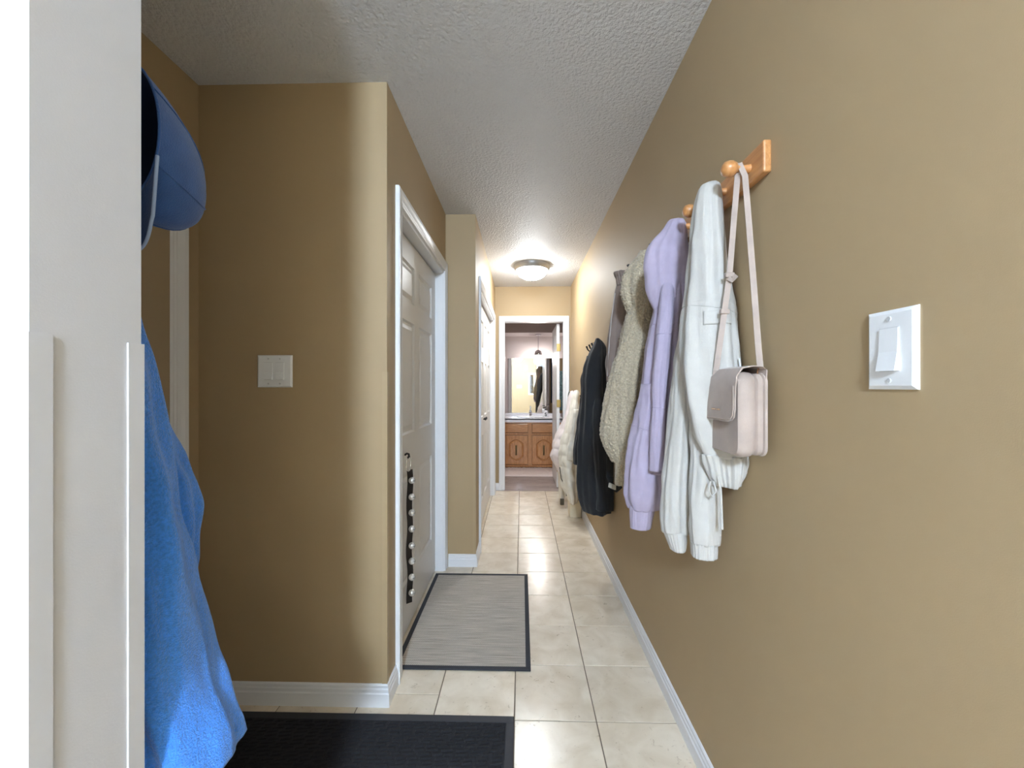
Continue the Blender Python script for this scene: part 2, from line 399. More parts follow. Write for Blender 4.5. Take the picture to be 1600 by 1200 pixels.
ROWS6 = [(.24, .79), (.99, 1.565), (1.665, 1.865)]
dr = sempty('door_1', (XH-.055, D0+.02, .012), PI/2)        # local x -> +Y, local y(front->back) -> -X
panel_door(dr, D1-D0-.029, DZ-.018-.014-.008, 2, ROWS6)
m = MB().lathe([(.026, 0), (.026, .004), (.010, .006), (.010, .016), (.022, .020), (.025, .027), (.020, .033), (.001, .035)], 24, Matrix.Translation((.058, 0, .93)) @ Matrix.Rotation(PI/2, 4, 'X'))
k = m.obj('knob', GREYM, None, True); k.parent = dr
# tan entry door with a tall moulded panel
de = sempty('door_4')
g0, g1, h0, h1 = .64, 1.02, .5, 1.9
MB().box((XL, .56, .01), (XL+.008, 1.444, 2.01)).obj('slab', mat('tan_door_paint', (166, 146, 118), .45), de)
b = MB()
for lo_, hi_ in (((XL, g0-.02, h0-.02), (XL+.016, g0+.01, h1+.02)), ((XL, g1-.01, h0-.02), (XL+.016, g1+.02, h1+.02)), ((XL, g0, h0-.02), (XL+.016, g1, h0+.01)), ((XL, g0, h1-.01), (XL+.016, g1, h1+.02))): b.box(lo_, hi_)
b.obj('panel_moulding', MATS['tan_door_paint'], de)
# closet: two pairs of folding leaves
dk = sempty('door_2', (XC-.04, K0+.02, .015), PI/2)
LW = (K1-K0-.04)/4
for i in range(4):
    e = sempty('leaf'); e.parent = dk; e.location = (i*LW+.001, 0, 0); del e['kind']
    panel_door(e, LW-.002, KZ-.05, 1, [(.2, .78), (.95, 1.45), (1.58, 1.82)], .07, .03)
    for ch in list(e.children): pass
    if i in (1, 2):
        kx = LW-.05 if i == 1 else .05
        kb = MB().lathe([(.007, 0), (.007, .012), (.014, .018), (.013, .026), (.001, .029)], 16, Matrix.Translation((kx, 0, .92)) @ Matrix.Rotation(PI/2, 4, 'X')).obj('knob', BLACKM, None, True); kb.parent = e
# bathroom door swung open into the bathroom
db = sempty('door_3', (E1-.004, YE+.104, .012), PI/2)
MBR = MB()
panel_door(db, .70, 1.985, 2, ROWS6, .1)
db.location.x = E1-.042+.0
db.scale = (1, 1, 1)
for z in (.24, 1.02, 1.70):
    hb = MB().box((-.012, -.004, z-.045), (.0, .034, z+.045)); hb.tube([(-.006, -.008, z-.046), (-.006, -.008, z+.046)], .006, 8)
    o = hb.obj('hinge', BRASS); o.parent = db
kb = MB().lathe([(.03, 0), (.03, .005), (.011, .008), (.011, .03), (.026, .036), (.029, .048), (.02, .058), (.001, .06)], 20, Matrix.Translation((.64, 0, .87)) @ Matrix.Rotation(PI/2, 4, 'X')).obj('knob', CHROME, None, True); kb.parent = db

# ------------------------------------------------------------------ lamps
def warm(name, rgb, e): return mat(name, rgb, .4, emit=e)
def flush_lamp(loc, R, label, e, name='ceiling_lamp'):
    t = thing(name, loc, label, 'lamp')
    T = Matrix.Translation(loc)
    MB().lathe([(R, .0), (R, -.018), (R*.97, -.03), (R*.93, -.045), (R*.86, -.052), (R*.84, -.045), (R*.84, 0)], 48, T).obj('base_ring', GREYM, t, True)
    pr = [(R*.84, -.044)]+[(R*.84*math.cos(a), -.046-.095*math.sin(a)) for a in np.linspace(.05, PI/2-.01, 12)]
    MB().lathe(pr, 48, T).obj('glass_dome', warm('lit_glass_'+('hall' if e == HALL_E else 'bath'), (240, 246, 250) if e == HALL_E else (240, 246, 255), e), t, True)
    MB().lathe([(.012, -.138), (.012, -.147), (.006, -.156), (.001, -.158)], 16, T).obj('finial', GREYM, t, True)
    return t
flush_lamp((.101, 4.03, CE), .18, 'flush ceiling lamp with grey metal ring and glowing white glass dome', HALL_E)
def globe_lamp(loc, R, drop, label, rgb, e):
    t = thing('globe_lamp_offscreen', loc, label, 'lamp'); T = Matrix.Translation(loc)
    MB().lathe([(.06, 0), (.06, -.015), (.03, -.025), (.001, -.026)], 32, T).obj('ceiling_rose', GREYM, t, True)
    MB().tube([Vector(loc)+Vector((0, 0, -.02)), Vector(loc)+Vector((0, 0, -drop+R*.95))], .008, 10).obj('stem', GREYM, t, True)
    MB().lathe([(.045, R*.86), (.05, R*.95), (.03, R*1.1), (.008, R*1.15)], 24, Matrix.Translation(Vector(loc)-Vector((0, 0, drop)))).obj('collar', GREYM, t, True)
    MB().sphere(Vector(loc)-Vector((0, 0, drop)), R, 40, 24).obj('globe_offscreen', warm('lit_globe_%d' % int(e), rgb, e), t, True)
globe_lamp((-.1, -1.9, CE), .13, .17, 'round white globe lamp hanging in the room seen in the vanity mirror', (206, 230, 255), ROOM_E)
# bathroom pendant
pl = P(841, 553, 6.42); px_, py_, pz_ = pl
t = thing('pendant_lamp', (px_, py_, 2.05), 'chrome globe pendant lamp with bare glowing bulb above the vanity', 'lamp')
MB().lathe([(.045, 0), (.045, -.012), (.02, -.02), (.001, -.021)], 24, Matrix.Translation((px_, py_, 2.05))).obj('ceiling_rose', CHROME, t, True)
MB().tube([(px_, py_, 2.04), (px_, py_, pz_+.05)], .006, 8).obj('stem', CHROME, t, True)
rr = .063
MB().lathe([(rr*math.cos(a), rr*math.sin(a)) for a in np.linspace(-.35, PI/2-.02, 14)]+[(rr*.97*math.cos(a), rr*.97*math.sin(a)) for a in np.linspace(PI/2-.02, -.35, 14)], 32, Matrix.Translation((px_, py_, pz_))).obj('shade', CHROME, t, True)
MB().sphere((px_, py_, pz_-.075), .052, 24, 14, (1, 1, 1.15)).obj('bulb', warm('lit_bulb', (255, 250, 245), BATH_E), t, True)

# ------------------------------------------------------------------ bathroom
VX0, VX1, VY = -.45, .62, 6.15
v = thing('vanity_cabinet', (.08, VY, 0), 'golden oak vanity cabinet with two arched panel doors under white counter', 'cabinet')
MB().box((VX0, VY+.02, .05), (VX1, YB-.002, .685)).obj('body', OAKV, v)
MB().box((VX0, VY+.07, 0), (VX1, VY+.1, .05)).obj('toe_kick', OAKH, v)
XM = .125
fb_ = MB()
for a, b_ in ((VX0, -.262), (XM-.024, XM+.024), (.512, VX1)): fb_.box((a, VY-.02, .035), (b_, VY+.019, .70))
for x0, x1 in ((-.262, XM-.024), (XM+.024, .512)):
    for a, b_ in ((.035, .06), (.514, .538), (.686, .70)): fb_.box((x0, VY-.019, a), (x1, VY+.019, b_))
fb_.obj('face_frame', OAKV, v)
for x0, x1 in ((-.262, XM-.024), (XM+.024, .512)):
    MB().box((x0+.009, VY-.024, .547), (x1-.009, VY+.0205, .677), .005).obj('drawer', OAKH, v)
    d = MB().box((x0+.009, VY-.024, .069), (x1-.009, VY+.0205, .505), .005).obj('cabinet_door', OAKV, v)
    cx = (x0+x1)/2; hw = .112; zc = .285
    def outline(s):
        pts = []
        for sg in (1, -1):
            seg = [(hw*s, .095), (hw*s*.78, .118+.01*(s-1)), (hw*s*.45, .148), (0, .163*(.5+.5*s))]
            q = [(a, b) for a, b in seg]
            pts += q if sg == 1 else [(-a, b) for a, b in q[:-1]][::-1]
        top = [(a, zc+b) for a, b in pts]
        bot = [(a, zc-b) for a, b in pts][::-1]
        return top+bot
    po = outline(1.0); pi = outline(.84)
    n = len(po); vv = [(cx+a, VY-.0235, b) for a, b in po]+[(cx+a*.96, VY-.036, zc+(b-zc)*.98) for a, b in po]+[(cx+a*.90, VY-.0243, zc+(b-zc)*.92) for a, b in po]+[(cx+a*.74, VY-.036, zc+(b-zc)*.82) for a, b in po]
    ff = [(j*n+i, j*n+(i+1)%n, (j+1)*n+(i+1)%n, (j+1)*n+i) for j in range(3) for i in range(n)]+[tuple(range(3*n, 4*n))]
    p_ = MB().add(vv, ff).obj('raised_panel', OAKV); p_.parent = d; p_.matrix_parent_inverse = Matrix(); p_.location = (0, 0, 0)
    hb = MB().tube([(cx, VY-.036, zc+.062), (cx, VY-.05, zc+.05), (cx, VY-.055, zc), (cx, VY-.05, zc-.05), (cx, VY-.036, zc-.062)], [.009, .006, .008, .006, .009], 10)
    hb.box((cx-.013, VY-.039, zc-.075), (cx+.013, VY-.035, zc+.075)); h_ = hb.obj('handle', mat('antique_brass', (120, 98, 66), .4, metal=.8), None, True); h_.parent = d
# sub-parts keep their place: children of meshes at the vanity's origin
w_ = thing('counter_top', (.08, VY, .70), 'white bathroom counter with low splashback and drop front edge', 'counter')
cb = MB(); SX, SY, SA, SB = .135, 6.40, .2, .15
zt = .757
# slab with an oval cut-out
NN = 48; ring = []; outer = []
for k in range(NN):
    a = 2*PI*k/NN; ring.append((SX+SA*math.cos(a), SY+SB*math.sin(a)))
    dx, dy = math.cos(a), math.sin(a); L_ = []
    if dx > 1e-9: L_.append((VX1+.01-SX)/dx)
    if dx < -1e-9: L_.append((VX0-.01-SX)/dx)
    if dy > 1e-9: L_.append((YB-SY)/dy)
    if dy < -1e-9: L_.append((VY-.03-SY)/dy)
    tt = min(L_); outer.append((SX+dx*tt, SY+dy*tt))
for cx_, cy_ in ((VX1+.01, YB), (VX0-.01, YB), (VX0-.01, VY-.03), (VX1+.01, VY-.03)):
    j = min(range(NN), key=lambda i: (outer[i][0]-cx_)**2+(outer[i][1]-cy_)**2); outer[j] = (cx_, cy_)
vv = [(*p, zt) for p in ring]+[(*p, zt) for p in outer]+[(*p, zt-.018) for p in outer]
cb.add(vv, [(k, (k+1)%NN, NN+(k+1)%NN, NN+k) for k in range(NN)]+[(NN+k, NN+(k+1)%NN, 2*NN+(k+1)%NN, 2*NN+k) for k in range(NN)])
cb.box((VX0-.01, VY-.03, .70), (VX1+.01, VY-.008, zt-.001)); cb.box((VX0-.01, VY-.008, .70), (VX1+.01, VY+.1, .715))
cb.obj('slab', COUNTER, w_)
MB().box((VX0-.01, YB-.018, zt-.002), (VX1+.01, YB, .80), .004).obj('splashback', COUNTER, w_)
t = thing('sink', (SX, SY, zt), 'oval white drop-in basin set in the bathroom counter', 'sink')
MBs = MB().lathe([(1.07, .004), (1.06, .012), (1.0, .014), (.95, .006), (.88, -.03), (.7, -.06), (.3, -.066), (.05, -.067)], 48, Matrix.Translation((SX, SY, zt)) @ Matrix.Diagonal((SA, SB, 1, 1)))
MBs.obj('basin', CERAM, t, True)
MB().lathe([(.022, 0), (.022, .003), (.001, .004)], 16, Matrix.Translation((SX, SY, zt-.067))).obj('drain', CHROME, t, True)
fx, fy = P(829, 650, 6.585)[0], 6.585
t = thing('faucet', (fx, fy, zt+.001), 'chrome single lever faucet behind the oval basin', 'faucet')
MB().box((fx-.075, fy-.022, zt), (fx+.075, fy+.022, zt+.014), .006).obj('base_plate', CHROME, t, True)
MB().lathe([(.022, .012), (.02, .05), (.022, .075), (.018, .085), (.001, .088)], 20, Matrix.Translation((fx, fy, zt))).obj('body', CHROME, t, True)
MB().tube([(fx, fy-.01, zt+.045), (fx, fy-.05, zt+.062), (fx, fy-.1, zt+.06), (fx, fy-.115, zt+.045)], [.013, .012, .011, .011], 12).obj('spout', CHROME, t, True)
MB().tube([(fx, fy, zt+.085), (fx, fy-.005, zt+.115), (fx, fy-.015, zt+.155)], [.008, .007, .011], 10).obj('lever', CHROME, t, True)
sx, sy = P(852.5, 652, 6.45)[0], 6.45
t = thing('soap_dispenser', (sx, sy, zt), 'white soap dispenser with black pump and black letter on the counter', 'dispenser')
MB().lathe([(.033, 0), (.035, .004), (.035, .085), (.03, .098), (.012, .105), (.012, .112)], 24, Matrix.Translation((sx, sy, zt))).obj('bottle', CERAM, t, True)
MB().lathe([(.014, .108), (.014, .125), (.005, .127), (.005, .15), (.012, .152), (.012, .162), (.001, .163)], 16, Matrix.Translation((sx, sy, zt))).tube([(sx, sy, zt+.157), (sx-.02, sy-.03, zt+.155), (sx-.024, sy-.036, zt+.148)], .0055, 8).obj('pump', BLACKM, t, True)
cu = bpy.data.curves.new('txt', 'FONT'); cu.body = 'S'; cu.size = .075; cu.extrude = .0015; cu.align_x = 'CENTER'; cu.offset = .002
to = bpy.data.objects.new('tmp', cu); me = bpy.data.meshes.new_from_object(to); bpy.data.objects.remove(to)
me.materials.clear(); me.materials.append(BLACKM)
lo = bpy.data.objects.new('letter', me); COL.objects.link(lo); lo.parent = t; lo.location = (0, -.0355, .018); lo.rotation_euler = (PI/2, 0, 0)
# mirror on the back wall
MIRR = mat('mirror_glass', (240, 242, 242), .0, metal=1)
m0 = P(794, 645, YB)
t = thing('vanity_mirror', (.3, YB, .81), 'large frameless mirror on mauve wall above the vanity', 'mirror')
MB().box((m0[0], YB-.006, .808), (.98, YB, 1.695)).obj('mirror_glass', MIRR, t)
MB().box((m0[0]-.002, YB-.009, .802), (.98, YB, .81)).obj('mirror_channel', CHROME, t)
# bath rug
def fuzzy_mat(name, x0, x1, y0, y1, z, m, n=60, k=26):
    b = MB(); v = []
    for j in range(k+1):
        for i in range(n+1):
            e = min(i, n-i, j, k-j); q = z*(min(1, e/2+.12))
            v.append((x0+(x1-x0)*i/n+random.uniform(-.004, .004), y0+(y1-y0)*j/k+random.uniform(-.006, .006), q*random.uniform(.7, 1.15)+.001))
    b.add(v, [(j*(n+1)+i, j*(n+1)+i+1, (j+1)*(n+1)+i+1, (j+1)*(n+1)+i) for j in range(k) for i in range(n)])
    vb = [(x0, y0, .001), (x1, y0, .001), (x1, y1, .001), (x0, y1, .001)]; b.add(vb, [(0, 1, 2, 3)])
    return b
o = fuzzy_mat('bath_rug', -.33, .56, 5.62, 6.19, .022, None).obj('bath_rug', mat('pale_rug', (226, 208, 200), .95, bump=.8, bscale=180), None, True)
tag(o, 'pale pink shaggy bath rug in front of the oak vanity', 'rug')
# cloths hanging behind the bathroom door
def hanging_sheet(name, x0, x1, yy, z0, z1, m, label, cat, group=None, folds=3, amp=.018):
    b = MB(); n, k = 40, 24; v = []
    for s_ in (0, 1):
        for j in range(k+1):
            for i in range(n+1):
                u = i/n; z = z0+(z1-z0)*j/k
                d = amp*(1-.5*j/k)*(1+math.sin(u*folds*2*PI+.7*math.sin(z*5)))+.004
                v.append((x0+(x1-x0)*u, yy+d+s_*.008, z))
    q = (k+1)*(n+1); ff = []
    for s_ in (0, 1):
        ff += [(s_*q+j*(n+1)+i, s_*q+j*(n+1)+i+1, s_*q+(j+1)*(n+1)+i+1, s_*q+(j+1)*(n+1)+i) for j in range(k) for i in range(n)]
    edge = [i for i in range(n+1)]+[j*(n+1)+n for j in range(1, k+1)]+[k*(n+1)+i for i in range(n-1, -1, -1)]+[j*(n+1) for j in range(k-1, 0, -1)]
    ff += [(edge[i], edge[(i+1)%len(edge)], q+edge[(i+1)%len(edge)], q+edge[i]) for i in range(len(edge))]
    o = b.add(v, ff).obj(name, m, None, 'all'); return tag(o, label, cat, group)
hanging_sheet('bath_towel', .59, .72, YE+.1, .9, 1.95, mat('slate_cloth', (62, 76, 96), .9, bump=.3), 'dark slate towel hanging behind the bathroom door seen in the mirror', 'towel')
hanging_sheet('bath_robe', .73, .88, YE+.1, .75, 1.55, mat('teal_cloth', (136, 166, 172), .9, var=.5, vscale=30), 'mottled teal robe hanging behind the bathroom door seen in the mirror', 'robe')

# ------------------------------------------------------------------ wall plates
def plate(name, fn, W, Hh, gangs, label):
    # fn(a,b,d): a across, b up (from centre), d out of the wall
    t = thing(name, fn(0, 0, 0), label, 'light switch')
    bv = .006
    v = [fn(a*W/2, b*Hh/2, 0) for a, b in ((-1,-1),(1,-1),(1,1),(-1,1))]+[fn(a*W/2, b*Hh/2, .0025) for a, b in ((-1,-1),(1,-1),(1,1),(-1,1))]+[fn(a*(W/2-bv), b*(Hh/2-bv), .0065) for a, b in ((-1,-1),(1,-1),(1,1),(-1,1))]
    MB().add(v, [(3,2,1,0),(8,9,10,11)]+[(k*4+i, k*4+(i+1)%4, k*4+4+(i+1)%4, k*4+4+i) for k in (0, 1) for i in range(4)]).obj('plate', PLAST, t)
    for g in range(gangs):
        c = (g-(gangs-1)/2)*.046
        rw, rh = .0165, .0335
        MB().prism([(c-rw-.001, -rh-.001), (c+rw+.001, -rh-.001), (c+rw+.001, rh+.001), (c-rw-.001, rh+.001)], fn, .006, .0072).obj('rocker_frame', SCREW, t)
        vv = []
        for a in (-rw, rw):
            vv += [fn(c+a, -rh, .006), fn(c+a, -rh, .0145), fn(c+a, -.004, .0095), fn(c+a, rh, .0085), fn(c+a, rh, .006)]
        MB().add(vv, [(0,1,2,3,4), (9,8,7,6,5)]+[(i, (i+1)%5, 5+(i+1)%5, 5+i) for i in range(5)]).obj('rocker', PLAST, t)
        for b in (-.0485, .0485):
            MB().prism([(c+.0035*math.cos(q), b+.0035*math.sin(q)) for q in np.linspace(0, 2*PI, 12, endpoint=False)], fn, .006, .0082).obj('screw', SCREW, t)
    return t
plate('light_switch', lambda a, b, d: Vector((XR-d, .657+a, 1.302+b)), .086, .125, 1, 'white single rocker light switch on tan wall near the wooden peg rail')
plate('light_switch', lambda a, b, d: Vector((-.966+a, YF-d, 1.3025+b)), .138, .126, 2, 'white double rocker light switch plate on dark tan entry wall')
plate('light_switch', lambda a, b, d: Vector((-.1+a, BK+d, 1.22+b)), .2, .12, 3, 'wide white switch plate seen in the vanity mirror')
# door chime and framed mirror on the wall behind the camera
t = thing('door_chime', (.2, BK, 1.98), 'small beige door chime box seen high in the vanity mirror', 'door chime')
MB().box((.14, BK, 1.9), (.26, BK+.04, 2.1), .008).obj('cover', mat('beige_plastic', (206, 186, 152), .5), t)
MB().box((.155, BK+.039, 1.93), (.245, BK+.043, 2.07), .002).obj('grille', mat('beige_plastic_dark', (186, 164, 130), .5), t)
t = thing('wall_mirror', (.41, BK, 1.25), 'white framed wall mirror reflecting the coats seen in the vanity mirror', 'mirror')
a0, a1, b0, b1 = .28, .572, .87, 1.78
fr = MB(); 
for lo_, hi_ in (((a0, BK, b0), (a0+.06, BK+.025, b1)), ((a1-.06, BK, b0), (a1, BK+.025, b1)), ((a0+.06, BK, b0), (a1-.06, BK+.025, b0+.06)), ((a0+.06, BK, b1-.06), (a1-.06, BK+.025, b1))): fr.box(lo_, hi_)
fr.obj('frame', TRIM, t); MB().box((a0+.05, BK, b0+.05), (a1-.05, BK+.012, b1-.05)).obj('glass', MIRR, t)

# ------------------------------------------------------------------ floor mats
def door_mat(name, x0, x1, y0, y1, label, inner, edge, bw):
    t = thing(name, ((x0+x1)/2, (y0+y1)/2, 0), label, 'mat')
    n = 24; zt_ = .0075
    cb = MB().box((x0+bw*.6, y0+bw*.6, .0005), (x1-bw*.6, y1-bw*.6, .006))
    cb.obj('woven_field', inner, t)
    bd = MB()
    for (ax, ay, bx_, by_) in ((x0, y0, x1, y0+bw), (x0, y1-bw, x1, y1), (x0, y0+bw, x0+bw, y1-bw), (x1-bw, y0+bw, x1, y1-bw)):
        bd.box((ax, ay, .0002), (bx_, by_, zt_), .002)
    bd.obj('border', edge, t)
    return t
WEAVE = weave_mat('grey_weave', (206, 197, 184), (146, 137, 127), 230, 230)
EDGE = mat('charcoal_tape', (48, 50, 56), .8, bump=.4, bscale=600)
door_mat('door_mat', -.566, .040, 1.785, 2.697, 'grey woven door mat with charcoal border in front of white door', WEAVE, EDGE, .022)
t = door_mat('entry_mat', -1.12, -.028, .80, 1.535, 'black ribbed entry mat with plain rubber border below the blue hoodie', mat('black_carpet', (38, 38, 42), .95), mat('black_rubber', (46, 48, 54), .6), .03)
rb = MB(); random.seed(3)
y = .84
while y < 1.50:
    x = -1.085
    while x < -.065:
        L_ = random.uniform(.03, .05); x2 = min(x+L_, -.06)
        dz = random.uniform(.0, .002)
        rb.add([(x, y-.004, .005), (x2, y+.002, .005), (x2, y+.010, .005), (x, y+.004, .005), (x+.004, y-.002, .0105+dz), (x2-.004, y+.003, .0105+dz), (x2-.004, y+.008, .0105+dz), (x+.004, y+.003, .0105+dz)],
               [(4,5,6,7),(0,1,5,4),(1,2,6,5),(2,3,7,6),(3,0,4,7)])
        x += L_+.006
    y += .0155
o = rb.obj('rib', mat('black_pile', (30, 30, 34), .9, bump=.6, bscale=400), t); o['kind'] = 'stuff'

# ------------------------------------------------------------------ bell strap on the hall door
fx_ = XH-.055
by = 1.925
t = thing('bell_strap', (fx_, by, .93), 'black leather strap of silver jingle bells hanging on white door', 'door bells')
def at(u, v, X): return PX(u, v, X)
top = at(638, 712, fx_+.02)
MB().tube([top+Vector((-.02, .01, .002)), top+Vector((-.008, .004, .010)), top+Vector((.002, 0, .008)), top+Vector((.004, 0, -.004)), top+Vector((-.004, 0, -.012))], .0055, 8).obj('hook', BLACKM, t, True)
rc = at(638.5, 724, fx_+.018); rp = []
for k in range(25):
    a = 2*PI*k/24; rp.append(rc+Vector((.004*math.sin(a), .026*math.sin(a)*1.0, .038*math.cos(a))))
MB().tube(rp, .0028, 8, False).obj('ring', SILVER, t, True)
s0 = at(638.5, 734, fx_+.012); s1 = at(637, 945, fx_+.012)
pts = []
for i in range(30):
    q = i/29; p = s0.lerp(s1, q); p.x = fx_+.017+.003*math.sin(q*18); p.y = s0.y+.012*math.sin(q*9)*.3; pts.append(p)
MB().ribbon(pts, (.75, .66, 0), .030, .004).obj('strap', LEATHER, t)
for vb in (752.5, 778.5, 803.5, 829, 855.5, 880, 905.5, 930):
    c = at(641.5, vb, fx_+.031); c.y = s0.y-.010
    b = MB().sphere(c, .0165, 20, 14).obj('bell', SILVER, t, True)
    sl = MB()  # dark strips laid on the solid bell, shade painted in place of openings
    for an in (0, PI/2):
        Q = Matrix.Translation(c) @ Matrix.Rotation(an, 4, 'X')
        sl.add([Q @ Vector((.0168*math.cos(g), .0168*math.sin(g)*1, d)) for g in np.linspace(-1.1, 1.1, 9) for d in (-.0013, .0013)], [(2*i, 2*i+1, 2*i+3, 2*i+2) for i in range(8)])
    s2 = sl.obj('painted_slot', SLOT_SHADE); s2.parent = b; s2.matrix_parent_inverse = Matrix(); s2.location = (0, 0, 0)
    b_off = None

# ------------------------------------------------------------------ cloth
def hermite(xs, ys, x):
    xs = np.array(xs, float); ys = np.array(ys, float); d = np.diff(ys)/np.diff(xs); m = np.zeros(len(xs))
    m[0] = d[0]; m[-1] = d[-1]
    for i in range(1, len(xs)-1):
        m[i] = 0 if d[i-1]*d[i] <= 0 else 2*d[i-1]*d[i]/(d[i-1]+d[i])
    i = np.clip(np.searchsorted(xs, x, 'right')-1, 0, len(xs)-2); hh = xs[i+1]-xs[i]; t = (x-xs[i])/hh
    return (2*t**3-3*t**2+1)*ys[i]+(t**3-2*t**2+t)*hh*m[i]+(-2*t**3+3*t**2)*ys[i+1]+(t**3-t**2)*hh*m[i+1]
def cloth(levels, rows=90, seg=72, folds=(), wr=.004, wscale=14, seed=0, xmax=.580, xmin=None, ymin=None, grooves=(), puff=None, fuzz=0, ftop=.25, hollow=.02, power=2.0, press=None):
    vs_ = [l[0] for l in levels]; last = None; full = []
    for l in levels:
        yc, b = (l[3], l[4]) if len(l) > 3 else last
        last = (yc, b); full.append((l[0], l[1], l[2], yc, b))
    cols = [[q[i] for q in full] for i in range(5)]
    M = MB(); rings = []
    vv = np.linspace(vs_[0], vs_[-1], rows)
    for r_, v in enumerate(vv):
        L_, R_, Yc, b = (float(hermite(vs_, cols[i], v)) for i in (1, 2, 3, 4))
        c = P((L_+R_)/2, v, Yc); dep = Yc/ray((L_+R_)/2, v)[1]
        hf = (R_-L_)/2/F*dep; tn = c.x/c.y
        a = math.sqrt(max(hf*hf-(b*tn)**2, (.45*hf)**2))
        q = r_/(rows-1); fq = ftop+(1-ftop)*min(1, q*2.2)
        ring = []
        for k in range(seg):
            th = 2*PI*k/seg; ct, st = math.cos(th), math.sin(th)
            e = 2.0/power
            sx_ = math.copysign(abs(ct)**e, ct); sy_ = math.copysign(abs(st)**e, st)
            g = 1.0
            for kk, am, ph, dr in folds: g += am*fq*math.cos(kk*th+ph+dr*q)
            for gv, gd, gw in grooves: g -= gd*math.exp(-((v-gv)/gw)**2)
            if puff: g += puff[1]*(abs(math.sin(PI*(v-vs_[0])/puff[0]+puff[2]*math.sin(th*2)))**.6-.6)
            p = Vector((c.x+a*g*sx_, c.y+b*g*sy_, c.z))
            if wr:
                nz = noise.noise(Vector((p.x*wscale+seed*7.1, p.y*wscale, p.z*wscale*.45)))+.5*noise.noise(Vector((p.x*wscale*2.3, p.y*wscale*2.3+seed*3, p.z*wscale*1.1)))
                rd = noise.noise(Vector((math.cos(th)*1.7+seed, math.sin(th)*1.7, p.z*1.6+seed*2.3)))
                rd2 = noise.noise(Vector((math.cos(th)*2.1+p.z*2+seed, math.sin(th)*2.1, p.z*6+seed)))
                nz += 1.5*(.35-abs(rd))*fq+.8*(.3-abs(rd2))*fq
                p.x += wr*nz*ct*1.3; p.y += wr*nz*st*1.3
            if fuzz:
                n2 = noise.noise(p*120)+noise.noise(p*260)*.6
                p.x += fuzz*n2*ct; p.y += fuzz*n2*st; p.z += fuzz*.5*noise.noise(p*170+Vector((5, 5, 5)))
            if xmax is not None: p.x = min(p.x, xmax)
            if ymin is not None: p.y = max(p.y, ymin)
            if press: p.x = max(p.x, press(p))
            ring.append(p)
        rings.append(ring)
    o = 0
    for ring in rings: M.v += [tuple(p) for p in ring]
    n = seg
    for i in range(rows-1):
        for k in range(n): M.f.append((i*n+k, i*n+(k+1)%n, (i+1)*n+(k+1)%n, (i+1)*n+k))
    # rounded top, hollow underside
    ct = sum(rings[0], Vector())/n; M.v.append(tuple(ct+Vector((0, 0, .004)))); ti = len(M.v)-1
    for k in range(n): M.f.append((ti, k, (k+1)%n))
    base = (rows-1)*n; cb_ = sum(rings[-1], Vector())/n
    s1_ = len(M.v); M.v += [tuple(cb_+(p-cb_)*.90) for p in rings[-1]]
    s2_ = len(M.v); M.v += [tuple(cb_+(p-cb_)*.86+Vector((0, 0, hollow))) for p in rings[-1]]
    M.v.append(tuple(cb_+Vector((0, 0, hollow)))); bi = len(M.v)-1
    for k in range(n):
        M.f.append((base+k, base+(k+1)%n, s1_+(k+1)%n, s1_+k)); M.f.append((s1_+k, s1_+(k+1)%n, s2_+(k+1)%n, s2_+k)); M.f.append((s2_+k, s2_+(k+1)%n, bi))
    M.rings = rings; M.vv = vv
    return M
def part(M, name, m, parent): return M.obj(name, m, parent, 'all')
def sub(M, name, m, parent):
    # a sub-part of a part that itself hangs under a thing
    o = bpy.data.objects.new(name, M.mesh(name, m, 'all')); COL.objects.link(o); o.parent = parent
    o.matrix_parent_inverse = Matrix(); return o
def seam(M, v, r=.0012, tilt=0, ph=0):
    # stitched seam: a thin cord lying on the cloth all the way round
    n = len(M.rings[0]); c = None; pts = []
    for k in list(range(n))+[0, 1]:
        vk = v+tilt*math.sin(2*PI*k/n+ph); i = int(np.clip(np.searchsorted(M.vv, vk), 1, len(M.vv)-1))
        q = (vk-M.vv[i-1])/(M.vv[i]-M.vv[i-1]); pts.append(M.rings[i-1][k % n].lerp(M.rings[i][k % n], float(np.clip(q, 0, 1))))
    return MB().tube(pts, r, 6, False)
def proj(p):
    x, y = p.x*C_+p.y*S_, -p.x*S_+p.y*C_
    return 800+F*x/y, HOR-F*(p.z-H)/y
def patch(M, u0, u1, v0, v1, off):
    # a flap of cloth lying on the outside of a hanging garment
    rows_ = [i for i, q in enumerate(M.vv) if v0 <= q <= v1]; n = len(M.rings[0]); cols_ = []
    mid = M.rings[rows_[len(rows_)//2]]; c = sum(mid, Vector())/n
    for k in range(n):
        p = mid[k]; nrm = (p-c).normalized()
        if u0 <= proj(p)[0] <= u1 and nrm.dot(Vector((-p.x, -p.y, 0)).normalized()) > 0: cols_.append(k)
    cols_.sort(); v = []; B = MB()
    for s_i in (0, 1):
        for i in rows_:
            ci = sum(M.rings[i], Vector())/n
            for k in cols_:
                p = M.rings[i][k]; v.append(p+(p-ci).normalized()*(off*s_i-.001))
    a, b = len(rows_), len(cols_); q = a*b; ff = []
    for s_i in (0, 1): ff += [(s_i*q+j*b+i, s_i*q+j*b+i+1, s_i*q+(j+1)*b+i+1, s_i*q+(j+1)*b+i) for j in range(a-1) for i in range(b-1)]
    ed = list(range(b))+[j*b+b-1 for j in range(1, a)]+[(a-1)*b+i for i in range(b-2, -1, -1)]+[j*b for j in range(a-2, 0, -1)]
    ff += [(ed[i], ed[(i+1) % len(ed)], q+ed[(i+1) % len(ed)], q+ed[i]) for i in range(len(ed))]
    return B.add(v, ff)
def fabric(name, rgb, bump=.25, bscale=700, var=.03, rough=.9, sheen=.15): return mat(name, rgb, rough, bump=bump, bscale=bscale, var=var, vscale=40, sheen=sheen)

